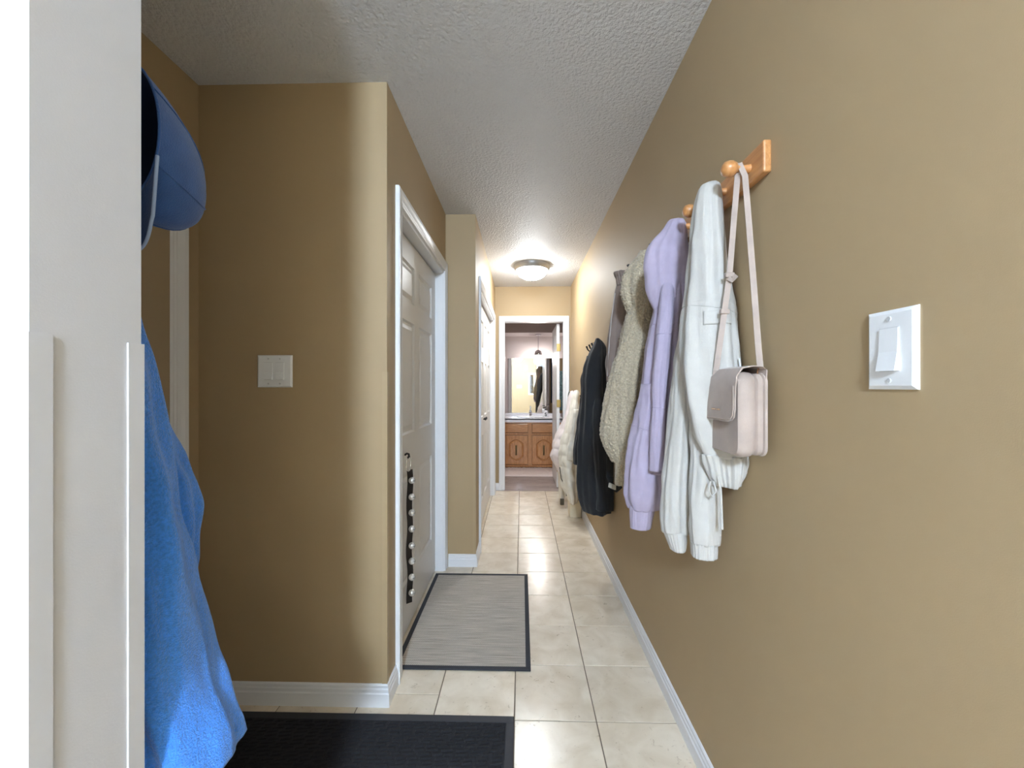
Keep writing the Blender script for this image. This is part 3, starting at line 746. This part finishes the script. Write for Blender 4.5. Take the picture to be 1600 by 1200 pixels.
FO = [(5, .10, .3, 1.2), (9, .06, 1.1, -1.5), (14, .012, 2.0, 1.0)]
CUFF = [(22, .03, 0, 0)]
# --- wooden peg rail
RZ = 1.784
t = thing('peg_rail', (XR, 1.21, RZ), 'honey maple peg rail with round wooden pegs on tan wall', 'peg rail')
rl = MB().box((XR-.019, .97, RZ-.038), (XR, 1.46, RZ+.038), .004).obj('board', MAPLE, t)
for i in range(4):
    yy = 1.03+i*.122
    MB().lathe([(.011, -.001), (.009, .012), (.008, .028), (.010, .033), (.016, .037), (.0195, .046), (.0195, .054), (.016, .063), (.009, .068), (.001, .0695)], 24, Matrix.Translation((XR-.018, yy, RZ)) @ Matrix.Rotation(-PI/2, 4, 'Y')).obj('peg', MAPLE, t, True)
# --- black coat hooks
def hook(p, label, group, s=1.0):
    t = thing('coat_hook', (XR, p.y, p.z), label, 'hook', group)
    MB().box((XR-.005, p.y-.012*s, p.z-.06*s), (XR, p.y+.012*s, p.z+.02*s), .002).obj('back_plate', BLACKM, t)
    MB().tube([(XR-.004, p.y, p.z-.01*s), (XR-.03*s, p.y, p.z-.012*s), (XR-.05*s, p.y, p.z+.008*s), (XR-.06*s, p.y, p.z+.035*s)], [.006*s, .0055*s, .006*s, .008*s], 10).obj('upper_prong', BLACKM, t, True)
    MB().tube([(XR-.004, p.y, p.z-.045*s), (XR-.02*s, p.y, p.z-.06*s), (XR-.035*s, p.y, p.z-.05*s), (XR-.04*s, p.y, p.z-.03*s)], [.005*s, .005*s, .0055*s, .007*s], 10).obj('lower_prong', BLACKM, t, True)
    return t
for u, v, lb in ((918.5, 541, 'bare black coat hook third from the black coat collar'), (922.5, 538.5, 'bare black coat hook second from the black coat collar'), (926.5, 536, 'bare black coat hook right beside the black coat collar'), (931, 535, 'black coat hook that holds up the black coat')):
    p = PX(u, v, .535); p.z -= .035; hook(p, lb, 'hooks by the black coat')
hook(Vector((0, 1.70, 1.80)), 'black coat hook under the beige sherpa hood', None, .9)
p = PX(981, 414, .53); p.z -= .03
hook(p, 'black coat hook between the taupe jacket and the sherpa hood', None, .9)
hook(Vector((0, 1.98, 1.755)), 'black coat hook holding the taupe jacket', None, .9)
hook(Vector((0, 3.95, 1.16)), 'low black coat hook holding the cream puffer coat', None, .9)
p = PX(905, 618, .54); hook(Vector((0, 3.72, 1.13)), 'low black coat hook beside the cream puffer coat', None, .9)
hook(Vector((0, 4.3, 1.14)), 'low black coat hook holding the pink puffer coat', None, .9)

# --- white jacket
WJ = fabric('white_jersey', (190, 185, 177)); 
t = thing('white_jacket', (XR, 1.15, 1.0), 'white zip jacket hanging on the wooden peg beside the handbag', 'jacket')
bd = cloth([(287, 1102, 1120, 1.148, .016), (291, 1094, 1125, 1.148, .024), (303, 1089, 1127, 1.148, .034), (325, 1084, 1128, 1.148, .042), (360, 1080, 1131, 1.148, .05), (400, 1075, 1135, 1.145, .06), (440, 1071, 1139, 1.14, .066), (490, 1066, 1147, 1.13, .072), (520, 1064, 1150, 1.12, .075), (560, 1064, 1154, 1.115, .075), (620, 1070, 1160, 1.11, .075), (680, 1082, 1166, 1.105, .07), (712, 1094, 1168, 1.10, .065)], 150, 96, FO, .004, 16, 1, grooves=[(478, .03, 2.2), (500, .02, 1.6)])
body = part(bd, 'body', WJ, t)
sub(seam(bd, 484, .0016, 8, 2.2), 'seam', WJ, body)
sub(patch(bd, 1098, 1142, 490, 514, .004), 'pocket_flap', WJ, body)
hm = cloth([(708, 1092, 1169, 1.10, .066), (722, 1094, 1167, 1.10, .066), (740, 1099, 1163, 1.10, .062), (756, 1106, 1156, 1.10, .056)], 30, 120, [(26, .035, 0, 0), (5, .08, 1, .5)], .004, 30, 2, ftop=1)
part(hm, 'hem', WJ, t)
sa = cloth([(485, 1070, 1100, 1.19, .03), (515, 1060, 1094, 1.2, .035), (560, 1051, 1087, 1.2, .035), (613, 1047, 1083, 1.2, .035), (667, 1043, 1080, 1.2, .035), (720, 1039, 1077, 1.2, .035), (765, 1035, 1076, 1.2, .036), (805, 1034, 1076, 1.2, .036), (822, 1035.5, 1075, 1.2, .034), (832, 1037, 1073, 1.2, .03)], 90, 64, [(4, .06, .2, 1.5), (7, .03, 1, -2)], .005, 18, 3)
s_ = part(sa, 'sleeve', WJ, t)
sub(cloth([(829, 1036.5, 1073, 1.2, .03), (838, 1039, 1072.5, 1.2, .03), (850, 1043, 1071.5, 1.2, .029), (858, 1046, 1070.5, 1.2, .028)], 16, 88, CUFF, .002, 30, 4, ftop=1), 'cuff', WJ, s_)
sb = cloth([(480, 1098, 1108, 1.15, .010), (530, 1090, 1110, 1.145, .018), (600, 1082, 1114, 1.14, .028), (650, 1077.5, 1117, 1.135, .032), (720, 1077, 1121, 1.135, .034), (770, 1076.5, 1124, 1.13, .034), (815, 1077, 1125.5, 1.13, .034), (835, 1078, 1124, 1.13, .033), (848, 1080, 1121, 1.13, .031)], 100, 64, [(4, .06, 1.2, 1.5), (7, .03, 2, -2)], .005, 18, 5)
s_ = part(sb, 'sleeve', WJ, t)
sub(cloth([(846, 1079, 1121, 1.13, .032), (856, 1079.5, 1120.5, 1.13, .032), (869, 1080, 1119, 1.13, .031)], 14, 88, CUFF, .002, 30, 6, ftop=1), 'cuff', WJ, s_)
zp = [P(u, v, 1.052) for u, v in ((1155, 560), (1160, 600), (1164, 640), (1168, 690), (1169, 712), (1164, 732), (1158, 750))]
for q in zp: q.x = min(q.x, .579)
MB().tube(zp, .0022, 6).obj('zipper', mat('white_zip', (225, 225, 225), .4), t, True)
MB().tube([P(1122, 745, 1.06), P(1126, 765, 1.055), P(1127.5, 800, 1.055), P(1128, 827, 1.055)], [.003, .003, .003, .0038], 8).tube([P(1110, 752, 1.06), P(1107, 768, 1.055), P(1113, 776, 1.055), P(1119, 768, 1.055), P(1115, 752, 1.06)], .0026, 8).obj('drawstring', WJ, t, True)

# --- lavender hoodie
LV = fabric('lavender_fleece', (174, 161, 180), .3, 900)
t = thing('lavender_hoodie', (XR, 1.4, 1.0), 'lavender hooded sweatshirt with long cuffed sleeve hanging on the wooden rail', 'hoodie')
part(cloth([(344, 1049, 1066, 1.40, .016), (349, 1043, 1071, 1.40, .022), (360, 1034, 1074, 1.40, .032), (378, 1020, 1076, 1.41, .045), (395, 1012, 1077, 1.42, .05), (418, 1008.5, 1077, 1.42, .055), (440, 1010, 1076, 1.42, .055), (460, 1015, 1074, 1.42, .05), (480, 1022, 1070, 1.42, .045), (498, 1030, 1064, 1.42, .03)], 110, 96, [(3, .07, 2.2, .6), (5, .05, 1.3, 2.0), (8, .03, 0, -2)], .008, 16, 11), 'hood', LV, t)
lb = cloth([(440, 1028, 1072, 1.42, .05), (480, 1021.5, 1071, 1.42, .06), (510, 1015, 1069, 1.42, .065), (540, 1009, 1067, 1.42, .07), (580, 1003, 1065, 1.42, .075), (640, 996, 1062, 1.42, .078), (700, 992, 1058, 1.42, .078), (735, 994, 1056, 1.42, .076)], 120, 96, FO, .005, 14, 12, grooves=[(510, .02, 2.0), (665, .02, 1.8)])
LS = LV
lbo = part(lb, 'body', LV, t)
sub(seam(lb, 512, .0016, 4, 1), 'seam', LS, lbo)
lsl = cloth([(600, 1003, 1042, 1.40, .045), (640, 996, 1042, 1.40, .05), (680, 988, 1041, 1.40, .05), (720, 982, 1040, 1.40, .05), (750, 979.5, 1039, 1.40, .05), (772, 979.5, 1037, 1.40, .048), (786, 982, 1032, 1.40, .044), (795, 985, 1025, 1.40, .038)], 90, 80, [(4, .06, .2, 1.5), (6, .04, 1, 2)], .007, 20, 13)
sl = part(lsl, 'sleeve', LV, t)
sub(seam(lsl, 668, .0016, 5, 2.5), 'seam', LS, sl)
sub(cloth([(790, 984, 1023.5, 1.40, .038), (806, 984, 1020, 1.40, .036), (824, 984.5, 1016, 1.40, .033)], 20, 88, [(24, .012, 0, 0)], .002, 20, 14, ftop=1), 'cuff', LV, sl)
ls2 = cloth([(425, 1038, 1052, 1.40, .012), (455, 1033, 1053, 1.365, .018), (500, 1027, 1051, 1.335, .024), (560, 1022, 1046, 1.32, .025), (620, 1018.5, 1040, 1.32, .025), (680, 1016.5, 1038, 1.32, .025), (735, 1016, 1038, 1.32, .025)], 90, 64, [(3, .06, 1, 1)], .003, 20, 15, grooves=[(522, .05, 1.6), (637, .05, 1.4)], hollow=.04)
l2 = part(ls2, 'sleeve', LV, t)
for vs2 in (522, 637): sub(seam(ls2, vs2, .0015), 'seam', LS, l2)

# --- sherpa
SH = mat('beige_sherpa', (186, 170, 144), .95, bump=1.0, bscale=200, var=.22, vscale=170, sheen=.3)
t = thing('sherpa_hoodie', (XR, 1.72, 1.0), 'beige sherpa fleece hoodie hanging between lavender and taupe garments', 'hoodie')
part(cloth([(392, 999, 1012, 1.71, .02), (398, 995, 1017, 1.71, .03), (410, 986, 1021, 1.72, .045), (425, 976, 1024, 1.73, .055), (440, 972.5, 1025, 1.73, .06), (455, 972.5, 1024, 1.73, .06), (470, 976, 1021, 1.73, .055), (490, 982, 1016, 1.73, .045), (508, 989, 1012, 1.73, .03)], 150, 150, [(4, .06, .6, 1), (7, .03, 1, 2)], .006, 14, 21, fuzz=.0048), 'hood', SH, t)
part(cloth([(470, 986, 1018, 1.74, .06), (500, 977, 1016, 1.74, .065), (540, 967, 1014, 1.74, .07), (580, 956, 1010, 1.74, .08), (620, 950, 1005, 1.74, .085), (660, 949, 1000, 1.74, .085), (700, 955, 995, 1.74, .08), (727, 962, 990, 1.74, .075)], 200, 150, FO, .006, 12, 22, fuzz=.0048), 'body', SH, t)
sl = part(cloth([(560, 962, 990, 1.74, .05), (600, 951, 986, 1.74, .055), (640, 944, 982, 1.74, .055), (665, 939.5, 980, 1.74, .055), (678, 938.5, 979, 1.74, .053), (692, 943, 979, 1.74, .05), (708, 951, 978, 1.74, .045), (722, 958.5, 977, 1.74, .035)], 130, 130, [(4, .05, 0, 1)], .006, 14, 23, fuzz=.0045), 'sleeve', SH, t)
sub(cloth([(718, 960, 977, 1.74, .034), (735, 960.5, 976.5, 1.74, .033), (757, 960.5, 976, 1.74, .032)], 40, 90, [(18, .02, 0, 0)], .001, 20, 24, fuzz=.0015, ftop=1), 'cuff', SH, sl)

# --- taupe jacket
TP = fabric('taupe_cotton', (138, 120, 110), .2, 500)
t = thing('taupe_jacket', (XR, 2.0, 1.1), 'taupe jacket with gathered collar hanging on the black hook by the sherpa', 'jacket')
part(cloth([(425, 960, 977, 1.97, .03), (430, 961, 977, 1.97, .035), (437, 964, 977, 1.97, .03), (446, 965.5, 977, 1.97, .025)], 24, 64, [(7, .09, 0, 0)], .006, 40, 31, ftop=1), 'collar', TP, t)
part(cloth([(440, 965, 977, 1.98, .026), (455, 962, 981, 1.99, .035), (480, 957, 984, 2.0, .05), (510, 951.5, 986, 2.0, .06), (540, 949, 986, 2.0, .07), (570, 947, 985, 2.0, .075), (590, 949, 984, 2.0, .075), (620, 955, 982, 2.0, .07), (645, 960, 980, 2.0, .06)], 120, 90, [(5, .09, .3, 1), (8, .06, 2, -.6)], .006, 14, 32), 'body', TP, t)
MB().tube([P(961, 458, 1.95), P(955, 500, 1.955), P(951.5, 545, 1.96), P(949, 588, 1.97)], .0022, 6).obj('zipper', mat('pale_zip', (196, 186, 178), .5), t, True)
# --- black strap with label, hanging under the sherpa
t = thing('black_strap', (.52, 2.05, .8), 'black webbing strap with small pale label hanging below the sherpa sleeve', 'strap')
MB().ribbon([P(956, 650, 2.02), P(953.5, 680, 2.02), P(953, 745, 2.02), P(954.5, 758, 2.0), P(963, 764, 1.96), P(970, 757, 1.93)], [(1, .2, 0)]*3+[(.1, .1, 1)]*3, .034, .006).obj('webbing', mat('black_webbing', (24, 24, 26), .8), t)
MB().ribbon([P(951.5, 757.5, 1.985), P(957, 760, 1.97), P(961.5, 762, 1.94)], (.05, .05, 1), .022, .006).obj('label_tag', mat('pale_label', (196, 190, 176), .7), t)

# --- black coat
BK_ = fabric('black_wool', (33, 34, 38), .35, 300, .06)
t = thing('black_coat', (XR, 2.8, .9), 'long black coat hanging on the black hooks past the taupe jacket', 'coat')
part(cloth([(529, 931, 935, 2.86, .02), (535, 928.5, 941, 2.85, .035), (545, 923, 946, 2.83, .06), (560, 916.5, 948, 2.8, .09), (580, 911, 950, 2.78, .11), (600, 909.5, 951, 2.77, .12), (640, 907.5, 951.5, 2.76, .125), (680, 905.5, 952.5, 2.75, .13), (723, 904, 954, 2.75, .13), (760, 903.5, 956.5, 2.74, .13), (786, 907, 957, 2.74, .125), (797, 911, 955, 2.74, .12)], 150, 120, [(5, .06, .3, 1), (9, .06, 1.4, -.6), (13, .03, 0, 1)], .008, 9, 41), 'body', BK_, t)
part(cloth([(556, 918, 928, 2.95, .03), (580, 911, 926, 2.96, .05), (594, 907.5, 924, 2.96, .055), (610, 908.5, 923, 2.96, .055), (640, 905.5, 920, 2.96, .055), (680, 900, 916, 2.96, .055), (705, 897.5, 912, 2.96, .052), (725, 897, 907, 2.96, .05)], 90, 64, [(4, .05, 0, 1)], .006, 12, 42), 'sleeve', BK_, t)
part(cloth([(560, 934, 942, 2.76, .02), (600, 929, 946, 2.70, .035), (640, 926, 948, 2.66, .045), (680, 926, 951, 2.64, .05), (730, 929, 953, 2.62, .055), (770, 930, 956.5, 2.62, .055), (796, 931, 956, 2.62, .052)], 90, 64, [(4, .05, 1, 1)], .006, 12, 43), 'sleeve', BK_, t)
MB().tube([P(949, 792, 2.6), P(948.5, 798, 2.6), P(947.5, 803, 2.6)], [.003, .004, .006], 8).obj('drawcord', BLACKM, t, True)
WP = mat('grey_piping', (150, 150, 152), .6)
MB().tube([P(u, v, 2.815) for u, v in ((916, 565), (914, 600), (912.5, 640), (909, 690), (907, 740), (906.5, 775))], .0028, 6).obj('piping', WP, t, True)

# --- cream and pink puffers, olive garment
CR = mat('cream_nylon', (226, 220, 206), .5, bump=.15, bscale=60, sheen=.1)
t = thing('cream_puffer', (XR, 3.9, .7), 'cream quilted puffer coat hanging low beyond the black coat', 'coat')
part(cloth([(610, 899, 903, 3.96, .03), (616, 896, 906, 3.95, .05), (630, 893, 908, 3.94, .08), (650, 888.5, 909, 3.92, .11), (668, 884, 909, 3.9, .13), (690, 878, 908, 3.88, .14), (710, 875.5, 907, 3.87, .15), (735, 876, 906, 3.86, .15), (755, 879, 905, 3.86, .15), (772, 884.5, 903, 3.86, .14), (783, 888.5, 900, 3.86, .12)], 130, 90, [(4, .06, .4, 2), (7, .04, 1, -2)], .014, 9, 51, puff=(17, .07, .5)), 'body', CR, t)
part(cloth([(640, 895, 908, 3.72, .05), (670, 890, 907, 3.71, .06), (700, 887, 906, 3.7, .065), (718, 885.5, 905, 3.7, .062)], 60, 60, [(3, .06, 1, 1)], .01, 12, 52, puff=(13, .07, .4), hollow=.05), 'sleeve', CR, t)
MB().tube([P(u, v, 3.8) for u, v in ((874.5, 730), (877, 748), (883, 760), (885, 775))], .004, 6).obj('zipper', mat('dark_zip', (52, 46, 44), .5), t, True)
PK = mat('pink_nylon', (222, 210, 208), .5, bump=.15, bscale=60, sheen=.1)
t = thing('pink_puffer', (XR, 4.35, .8), 'pale pink quilted puffer coat hanging behind the cream one by the bathroom door', 'coat')
part(cloth([(611, 892, 897, 4.3, .03), (622, 889, 898, 4.3, .05), (640, 886, 898, 4.3, .08), (660, 879.5, 897, 4.3, .11), (680, 869.5, 896, 4.3, .13), (700, 863, 895, 4.3, .14), (712, 861.5, 893, 4.3, .14), (722, 865, 890, 4.3, .13), (736, 872, 887, 4.3, .11)], 110, 80, [(4, .05, 0, 1)], .012, 9, 53, puff=(15, .07, .4), hollow=.06), 'body', PK, t)
part(cloth([(725, 871, 884, 4.28, .07), (750, 873.5, 882, 4.28, .06), (775, 874.5, 881, 4.28, .05), (782, 875.5, 880.5, 4.28, .04)], 40, 60, [(4, .05, 0, 1)], .01, 9, 54), 'lining', mat('cream_lining', (226, 216, 198), .7), t)
MB().box(P(875, 788, 4.2), P(881.5, 780, 4.17), .004).obj('toggle', mat('olive_toggle', (72, 64, 48), .6), t)
t = thing('olive_scarf', (XR, 4.56, 1.1), 'dark olive scarf hanging behind the pink puffer coat', 'scarf')
part(cloth([(612, 889, 894, 4.56, .02), (620, 887.5, 896, 4.56, .03), (640, 887, 896, 4.56, .035), (668, 887, 896, 4.56, .035)], 40, 48, [(5, .1, 0, 0)], .006, 20, 55), 'cloth', fabric('olive_knit', (70, 74, 60)), t)
hook(Vector((0, 4.56, 1.13)), 'low black coat hook holding the olive scarf', None, .9)
# cream box on the floor under the coats
bc = P(890, 806, 3.9); 
t = thing('storage_box', (.5, 3.95, 0), 'small cream box on tiled floor under the cream puffer coat', 'box')
MB().box((bc.x, 3.88, 0), (.566, 4.06, .15), .006).obj('body', mat('cream_card', (226, 212, 184), .6), t)
MB().box((bc.x-.006, 3.874, .125), (.569, 4.066, .168), .005).obj('lid', mat('cream_card', (226, 212, 184), .6), t)

# ------------------------------------------------------------------ handbag
SU = mat('taupe_suede', (170, 152, 140), .75, bump=.15, bscale=500, var=.1, vscale=18, sheen=.2)
SU2 = mat('taupe_stitch', (200, 182, 168), .7)
t = thing('handbag', (XR, 1.03, 1.1), 'taupe suede crossbody handbag with rounded flap hanging from first peg', 'handbag')
def rounded(w2, h2, r, n=6):
    out = []
    for cx_, cy_, a0_ in ((w2-r, h2-r, 0), (-w2+r, h2-r, PI/2), (-w2+r, -h2+r, PI), (w2-r, -h2+r, 1.5*PI)):
        for k in range(n+1):
            a = a0_+k*PI/2/n; out.append((cx_+r*math.cos(a), cy_+r*math.sin(a)))
    return out
BY0, BY1 = .925, 1.09; BX0, BX1 = .488, .550; BZ0, BZ1 = 1.083, 1.276
yc, zc_ = (BY0+BY1)/2, (BZ0+BZ1)/2
def slab_(x0, x1, w2, h2, r, y_, z_, bulge=0):
    po = rounded(w2, h2, r); n = len(po); b = MB(); vv = []
    prof = [(x0, .92), (x0+(x1-x0)*.2, .99), (x0+(x1-x0)*.5, 1.0+bulge), (x0+(x1-x0)*.8, .99), (x1, .92)]
    for x_, s in prof:
        for a, c in po: vv.append((x_, y_+a*s, z_+c*(1-(1-s)*.6)))
    ff = [(j*n+i, j*n+(i+1)%n, (j+1)*n+(i+1)%n, (j+1)*n+i) for j in range(4) for i in range(n)]+[tuple(range(n))[::-1], tuple(range(4*n, 5*n))]
    return b.add(vv, ff)
hw2, hh2 = (BY1-BY0)/2, (BZ1-BZ0)/2
slab_(BX0, BX0+.040, hw2, hh2, .022, yc+.005, zc_, .02).obj('front_pouch', SU, t, True)
slab_(BX0+.037, BX0+.055, hw2*.97, hh2*.97, .022, yc, zc_).obj('gusset', SU, t, True)
slab_(BX0+.052, BX1, hw2*.99, hh2*.985, .022, yc-.002, zc_).obj('back_pouch', SU, t, True)
# flap: over the top, down the front, rounded lower corners
FW = .086; fz0 = 1.162; fyc = yc+.004
prof = [(BX1-.004, BZ1-.03), (BX1-.002, BZ1+.004), (BX1-.012, BZ1+.012), (BX0+.03, BZ1+.013), (BX0+.006, BZ1+.008), (BX0-.006, BZ1-.008), (BX0-.009, BZ1-.035), (BX0-.010, 1.2), (BX0-.010, fz0+.03), (BX0-.010, fz0+.012), (BX0-.010, fz0+.004), (BX0-.010, fz0)]
wid = [1, 1, 1, 1, 1, 1, 1, 1, 1, .95, .83, .66]
def flap(off, sc, th):
    vv = []; m_ = 9
    for s in (0, 1):
        for (x_, z_), wq in zip(prof, wid):
            for k in range(m_): vv.append((x_-off-s*th, fyc+FW*sc*wq*(k/(m_-1)*2-1), z_+(off+s*th)*.6*(z_ > BZ1)))
    n1 = len(prof)*m_; ff = []
    for s in (0, 1):
        for j in range(len(prof)-1):
            for k in range(m_-1): ff.append((s*n1+j*m_+k, s*n1+j*m_+k+1, s*n1+(j+1)*m_+k+1, s*n1+(j+1)*m_+k))
    J = len(prof)
    ed = [k for k in range(m_)]+[j*m_+m_-1 for j in range(1, J)]+[(J-1)*m_+k for k in range(m_-2, -1, -1)]+[j*m_ for j in range(J-2, 0, -1)]
    ff += [(ed[i], ed[(i+1)%len(ed)], n1+ed[(i+1)%len(ed)], n1+ed[i]) for i in range(len(ed))]
    return MB().add(vv, ff)
fp = flap(0, 1, .003).obj('flap', SU, t, True)
fx0 = BX0-.0135
st = [Vector((fx0, fyc+FW*.94, z_)) for z_ in np.linspace(BZ1-.03, fz0+.03, 8)]+[Vector((fx0, fyc+FW*a_, fz0+b_)) for a_, b_ in ((.9, .016), (.78, .008), (.6, .005), (0, .005), (-.6, .005), (-.78, .008), (-.9, .016))]+[Vector((fx0, fyc-FW*.94, z_)) for z_ in np.linspace(fz0+.03, BZ1-.03, 8)]
s2 = MB().tube(st, .0009, 5); sub(s2, 'stitching', SU2, fp)
lt = MB(); random.seed(5); yy = fyc-.004+.026
for k in range(9):
    if k == 5: yy -= .003
    hgt = .0032
    lt.box((fx0-.0004, yy-.0004, 1.187), (fx0+.001, yy+.0004, 1.187+hgt)); lt.box((fx0-.0004, yy-.0022, 1.187+(hgt if k % 2 else 0)-.0003), (fx0+.001, yy, 1.187+(hgt if k % 2 else 0)+.0004)); yy -= .0046
o = sub(lt, 'embossed_lettering', GOLD, fp)
# strap
pegp = Vector((XR-.048, 1.03, RZ+.012))
la = P(1119, 588, 1.12); la.x = BX0+.02
ra = P(1187, 578, .95); ra.x = min(ra.x, .57)
lft = [P(1117, 592, 1.045), P(1119, 578, 1.035), P(1128, 515, 1.022), P(1140, 430, 1.03), P(1147, 340, 1.034), P(1152, 280, 1.034), Vector((XR-.046, 1.034, RZ+.010))]
rgt = [Vector((XR-.046, 1.026, RZ+.011)), P(1164, 275, 1.016), P(1171, 360, 1.005), P(1178, 450, .985), P(1185, 545, .965), P(1188, 575, .955)]
for q in lft+rgt: q.x = min(q.x, .574)
MB().ribbon(lft+[Vector((XR-.046, 1.030, RZ+.0135))]+rgt, (1, -.35, 0), .013, .003).obj('strap', SU, t)
for v_ in (430, 487):
    c = P(1139.5 if v_ == 430 else 1132, v_, 1.029 if v_ == 430 else 1.025); MB().box(c-Vector((.011, .006, .006)), c+Vector((.011, .006, .006)), .002).obj('strap_keeper', SU, t)
MB().ribbon([P(1138, 434, 1.026), P(1144, 438, 1.018), P(1151, 430, 1.01)], (.2, .2, 1), .012, .003).obj('strap_tail', SU, t)
rc = P(1188, 582, .95); rc.x = min(rc.x, .566)
rg = [rc+Vector((.009*math.cos(a), .004*math.cos(a), .011*math.sin(a))) for a in np.linspace(0, 2*PI, 17)]
MB().tube(rg, .0019, 8, False).obj('ring', GOLD, t, True)
rc2 = rc+Vector((-.008, .004, -.028)); rg = [rc2+Vector((.008*math.cos(a), .004*math.cos(a), .016*math.sin(a))) for a in np.linspace(0, 2*PI, 17)]
MB().tube(rg, .0022, 8, False).obj('clasp', GOLD, t, True)
MB().ribbon([rc+Vector((-.03, .02, -.006)), rc+Vector((-.006, .0, -.012)), rc+Vector((.006, -.008, -.026))], (0, .5, .5), .012, .003).obj('zip_pull', SU, t)

# ------------------------------------------------------------------ cap and hoodie on the back of the near wall
CAPB = fabric('blue_twill', (38, 78, 138), .35, 500, .1)
CAPD = mat('cap_lining', (34, 50, 88), .9)
CAPE = mat('cap_edge', (150, 170, 205), .8)
cc = Vector((-.562, .545, 1.598)); 
t = thing('baseball_cap', (-.59, YS1, 1.58), 'blue baseball cap hanging brim down behind the near white wall', 'cap')
Mx = Matrix.Translation(cc) @ Matrix.Rotation(math.radians(2), 4, 'X')
def cap_pt(th, ph, R=1.0):
    # ph 0 at the rim, 1 at the crown top; axis +Y
    a = ph*PI/2; r_ = math.cos(a)**.95; 
    bx_, bz_ = .074, .1
    return Mx @ Vector((bx_*R*r_*math.cos(th), .145*R*math.sin(a)**.95-.004*math.cos(th*2), bz_*R*r_*math.sin(th)-.042*math.sin(a)))
def dome(R):
    m_ = MB(); n, k = 60, 20; v = [cap_pt(2*PI*i/n, j/k*.985, R*(1+.006*(abs(math.sin(3*2*PI*i/n/2))**.2-1))) for j in range(k+1) for i in range(n)]
    m_.add(v, [(j*n+i, j*n+(i+1)%n, (j+1)*n+(i+1)%n, (j+1)*n+i) for j in range(k) for i in range(n)]+[tuple(k*n+i for i in range(n))]); return m_
cr_ = dome(1.0).obj('crown', CAPB, t, 'all'); dome(.975).obj('lining', CAPD, t, 'all')
sm = MB()
for i in range(6):
    th = 2*PI*(i+.5)/6; sm.tube([cap_pt(th, q, 1.004) for q in np.linspace(0, .96, 14)], .0013, 5)
sub(sm, 'seam', CAPB, cr_)
MB().sphere(cap_pt(0, 1.0, 1.0), .007, 12, 8).obj('button', CAPB, t, True)
bm_ = MB(); n, k = 30, 12; v = []
for s in (0, 1):
    for j in range(k+1):
        q = j/k
        for i in range(n+1):
            th = -PI/2+(i/n-.5)*2.3
            p = cap_pt(th, 0, 1.0); loc = Mx.inverted() @ p
            xn = loc.x/.068; zo = -.168+.045*abs(xn)**4
            loc.z += (zo-loc.z)*q; loc.y += (-.014*xn*xn+.004)*q+s*.003
            v.append(Mx @ loc)
q_ = (k+1)*(n+1); ff = []
for s in (0, 1): ff += [(s*q_+j*(n+1)+i, s*q_+j*(n+1)+i+1, s*q_+(j+1)*(n+1)+i+1, s*q_+(j+1)*(n+1)+i) for j in range(k) for i in range(n)]
ed = list(range(n+1))+[j*(n+1)+n for j in range(1, k+1)]+[k*(n+1)+i for i in range(n-1, -1, -1)]+[j*(n+1) for j in range(k-1, 0, -1)]
ff += [(ed[i], ed[(i+1)%len(ed)], q_+ed[(i+1)%len(ed)], q_+ed[i]) for i in range(len(ed))]
br = bm_.add(v, ff).obj('brim', CAPB, t, 'all')
MB().tube([cap_pt(a, 0, 1.0) for a in np.linspace(0, 2*PI, 40)], .0018, 6, False).obj('rim_binding', CAPB, t, True)
sub(MB().tube([Vector(v[j_*(n+1)+n])+Vector((.001, 0, 0)) for j_ in range(k+1)]+[Vector(v[k*(n+1)+i_]) for i_ in range(n-1, -1, -1)], .0022, 6), 'brim_edge', CAPE, br)
hk = thing('coat_hook', (-.59, YS1, 1.62), 'small coat hook behind the near white wall holding the cap', 'hook')
MB().box((-.602, YS1, 1.60), (-.578, YS1+.005, 1.68), .002).obj('back_plate', BLACKM, hk)
MB().tube([(-.59, YS1+.003, 1.65), (-.59, YS1+.04, 1.645), (-.59, YS1+.06, 1.667)], [.006, .0055, .008], 10).obj('upper_prong', BLACKM, hk, True)
hk = thing('coat_hook', (-.63, YS1, 1.35), 'small coat hook behind the near white wall holding the blue hoodie', 'hook')
MB().box((-.642, YS1, 1.33), (-.618, YS1+.005, 1.41), .002).obj('back_plate', BLACKM, hk)
MB().tube([(-.63, YS1+.003, 1.38), (-.63, YS1+.04, 1.372), (-.63, YS1+.06, 1.395)], [.006, .0055, .008], 10).obj('upper_prong', BLACKM, hk, True)
BL = mat('royal_blue_fleece', (58, 136, 232), .95, bump=.9, bscale=420, var=.16, vscale=220, sheen=.35)
t = thing('blue_hoodie', (-.6, YS1, .9), 'royal blue fleece hoodie hanging behind the near white wall', 'hoodie')
part(cloth([(440, 120, 200, .565, .03), (462, 90, 223, .565, .045), (500, 60, 233, .57, .055), (560, 40, 247, .575, .06), (620, 30, 259, .58, .065), (700, 20, 276, .585, .07), (760, 20, 288, .59, .07), (830, 30, 297, .59, .072), (900, 60, 312, .59, .074), (960, 110, 325, .59, .074), (1030, 170, 341, .59, .074), (1080, 205, 354, .59, .072), (1133, 228, 369, .59, .07), (1190, 240, 380, .59, .068)], 160, 110, [(4, .03, .6, 1), (7, .025, 1.3, -2)], .007, 12, 61, xmax=None, ymin=YS1+.003, ftop=.5), 'sleeve', BL, t)
part(cloth([(560, 120, 235, .66, .03), (640, 110, 262, .68, .05), (700, 110, 282, .69, .06), (735, 115, 297, .69, .062), (765, 120, 309, .69, .062), (800, 120, 314, .69, .062), (850, 125, 312, .69, .062), (900, 130, 310, .69, .06), (960, 140, 306, .69, .058)], 110, 110, [(6, .05, .6, 2), (11, .03, 0, 2)], .008, 14, 62, xmax=None, ymin=YS1+.003), 'body', BL, t)
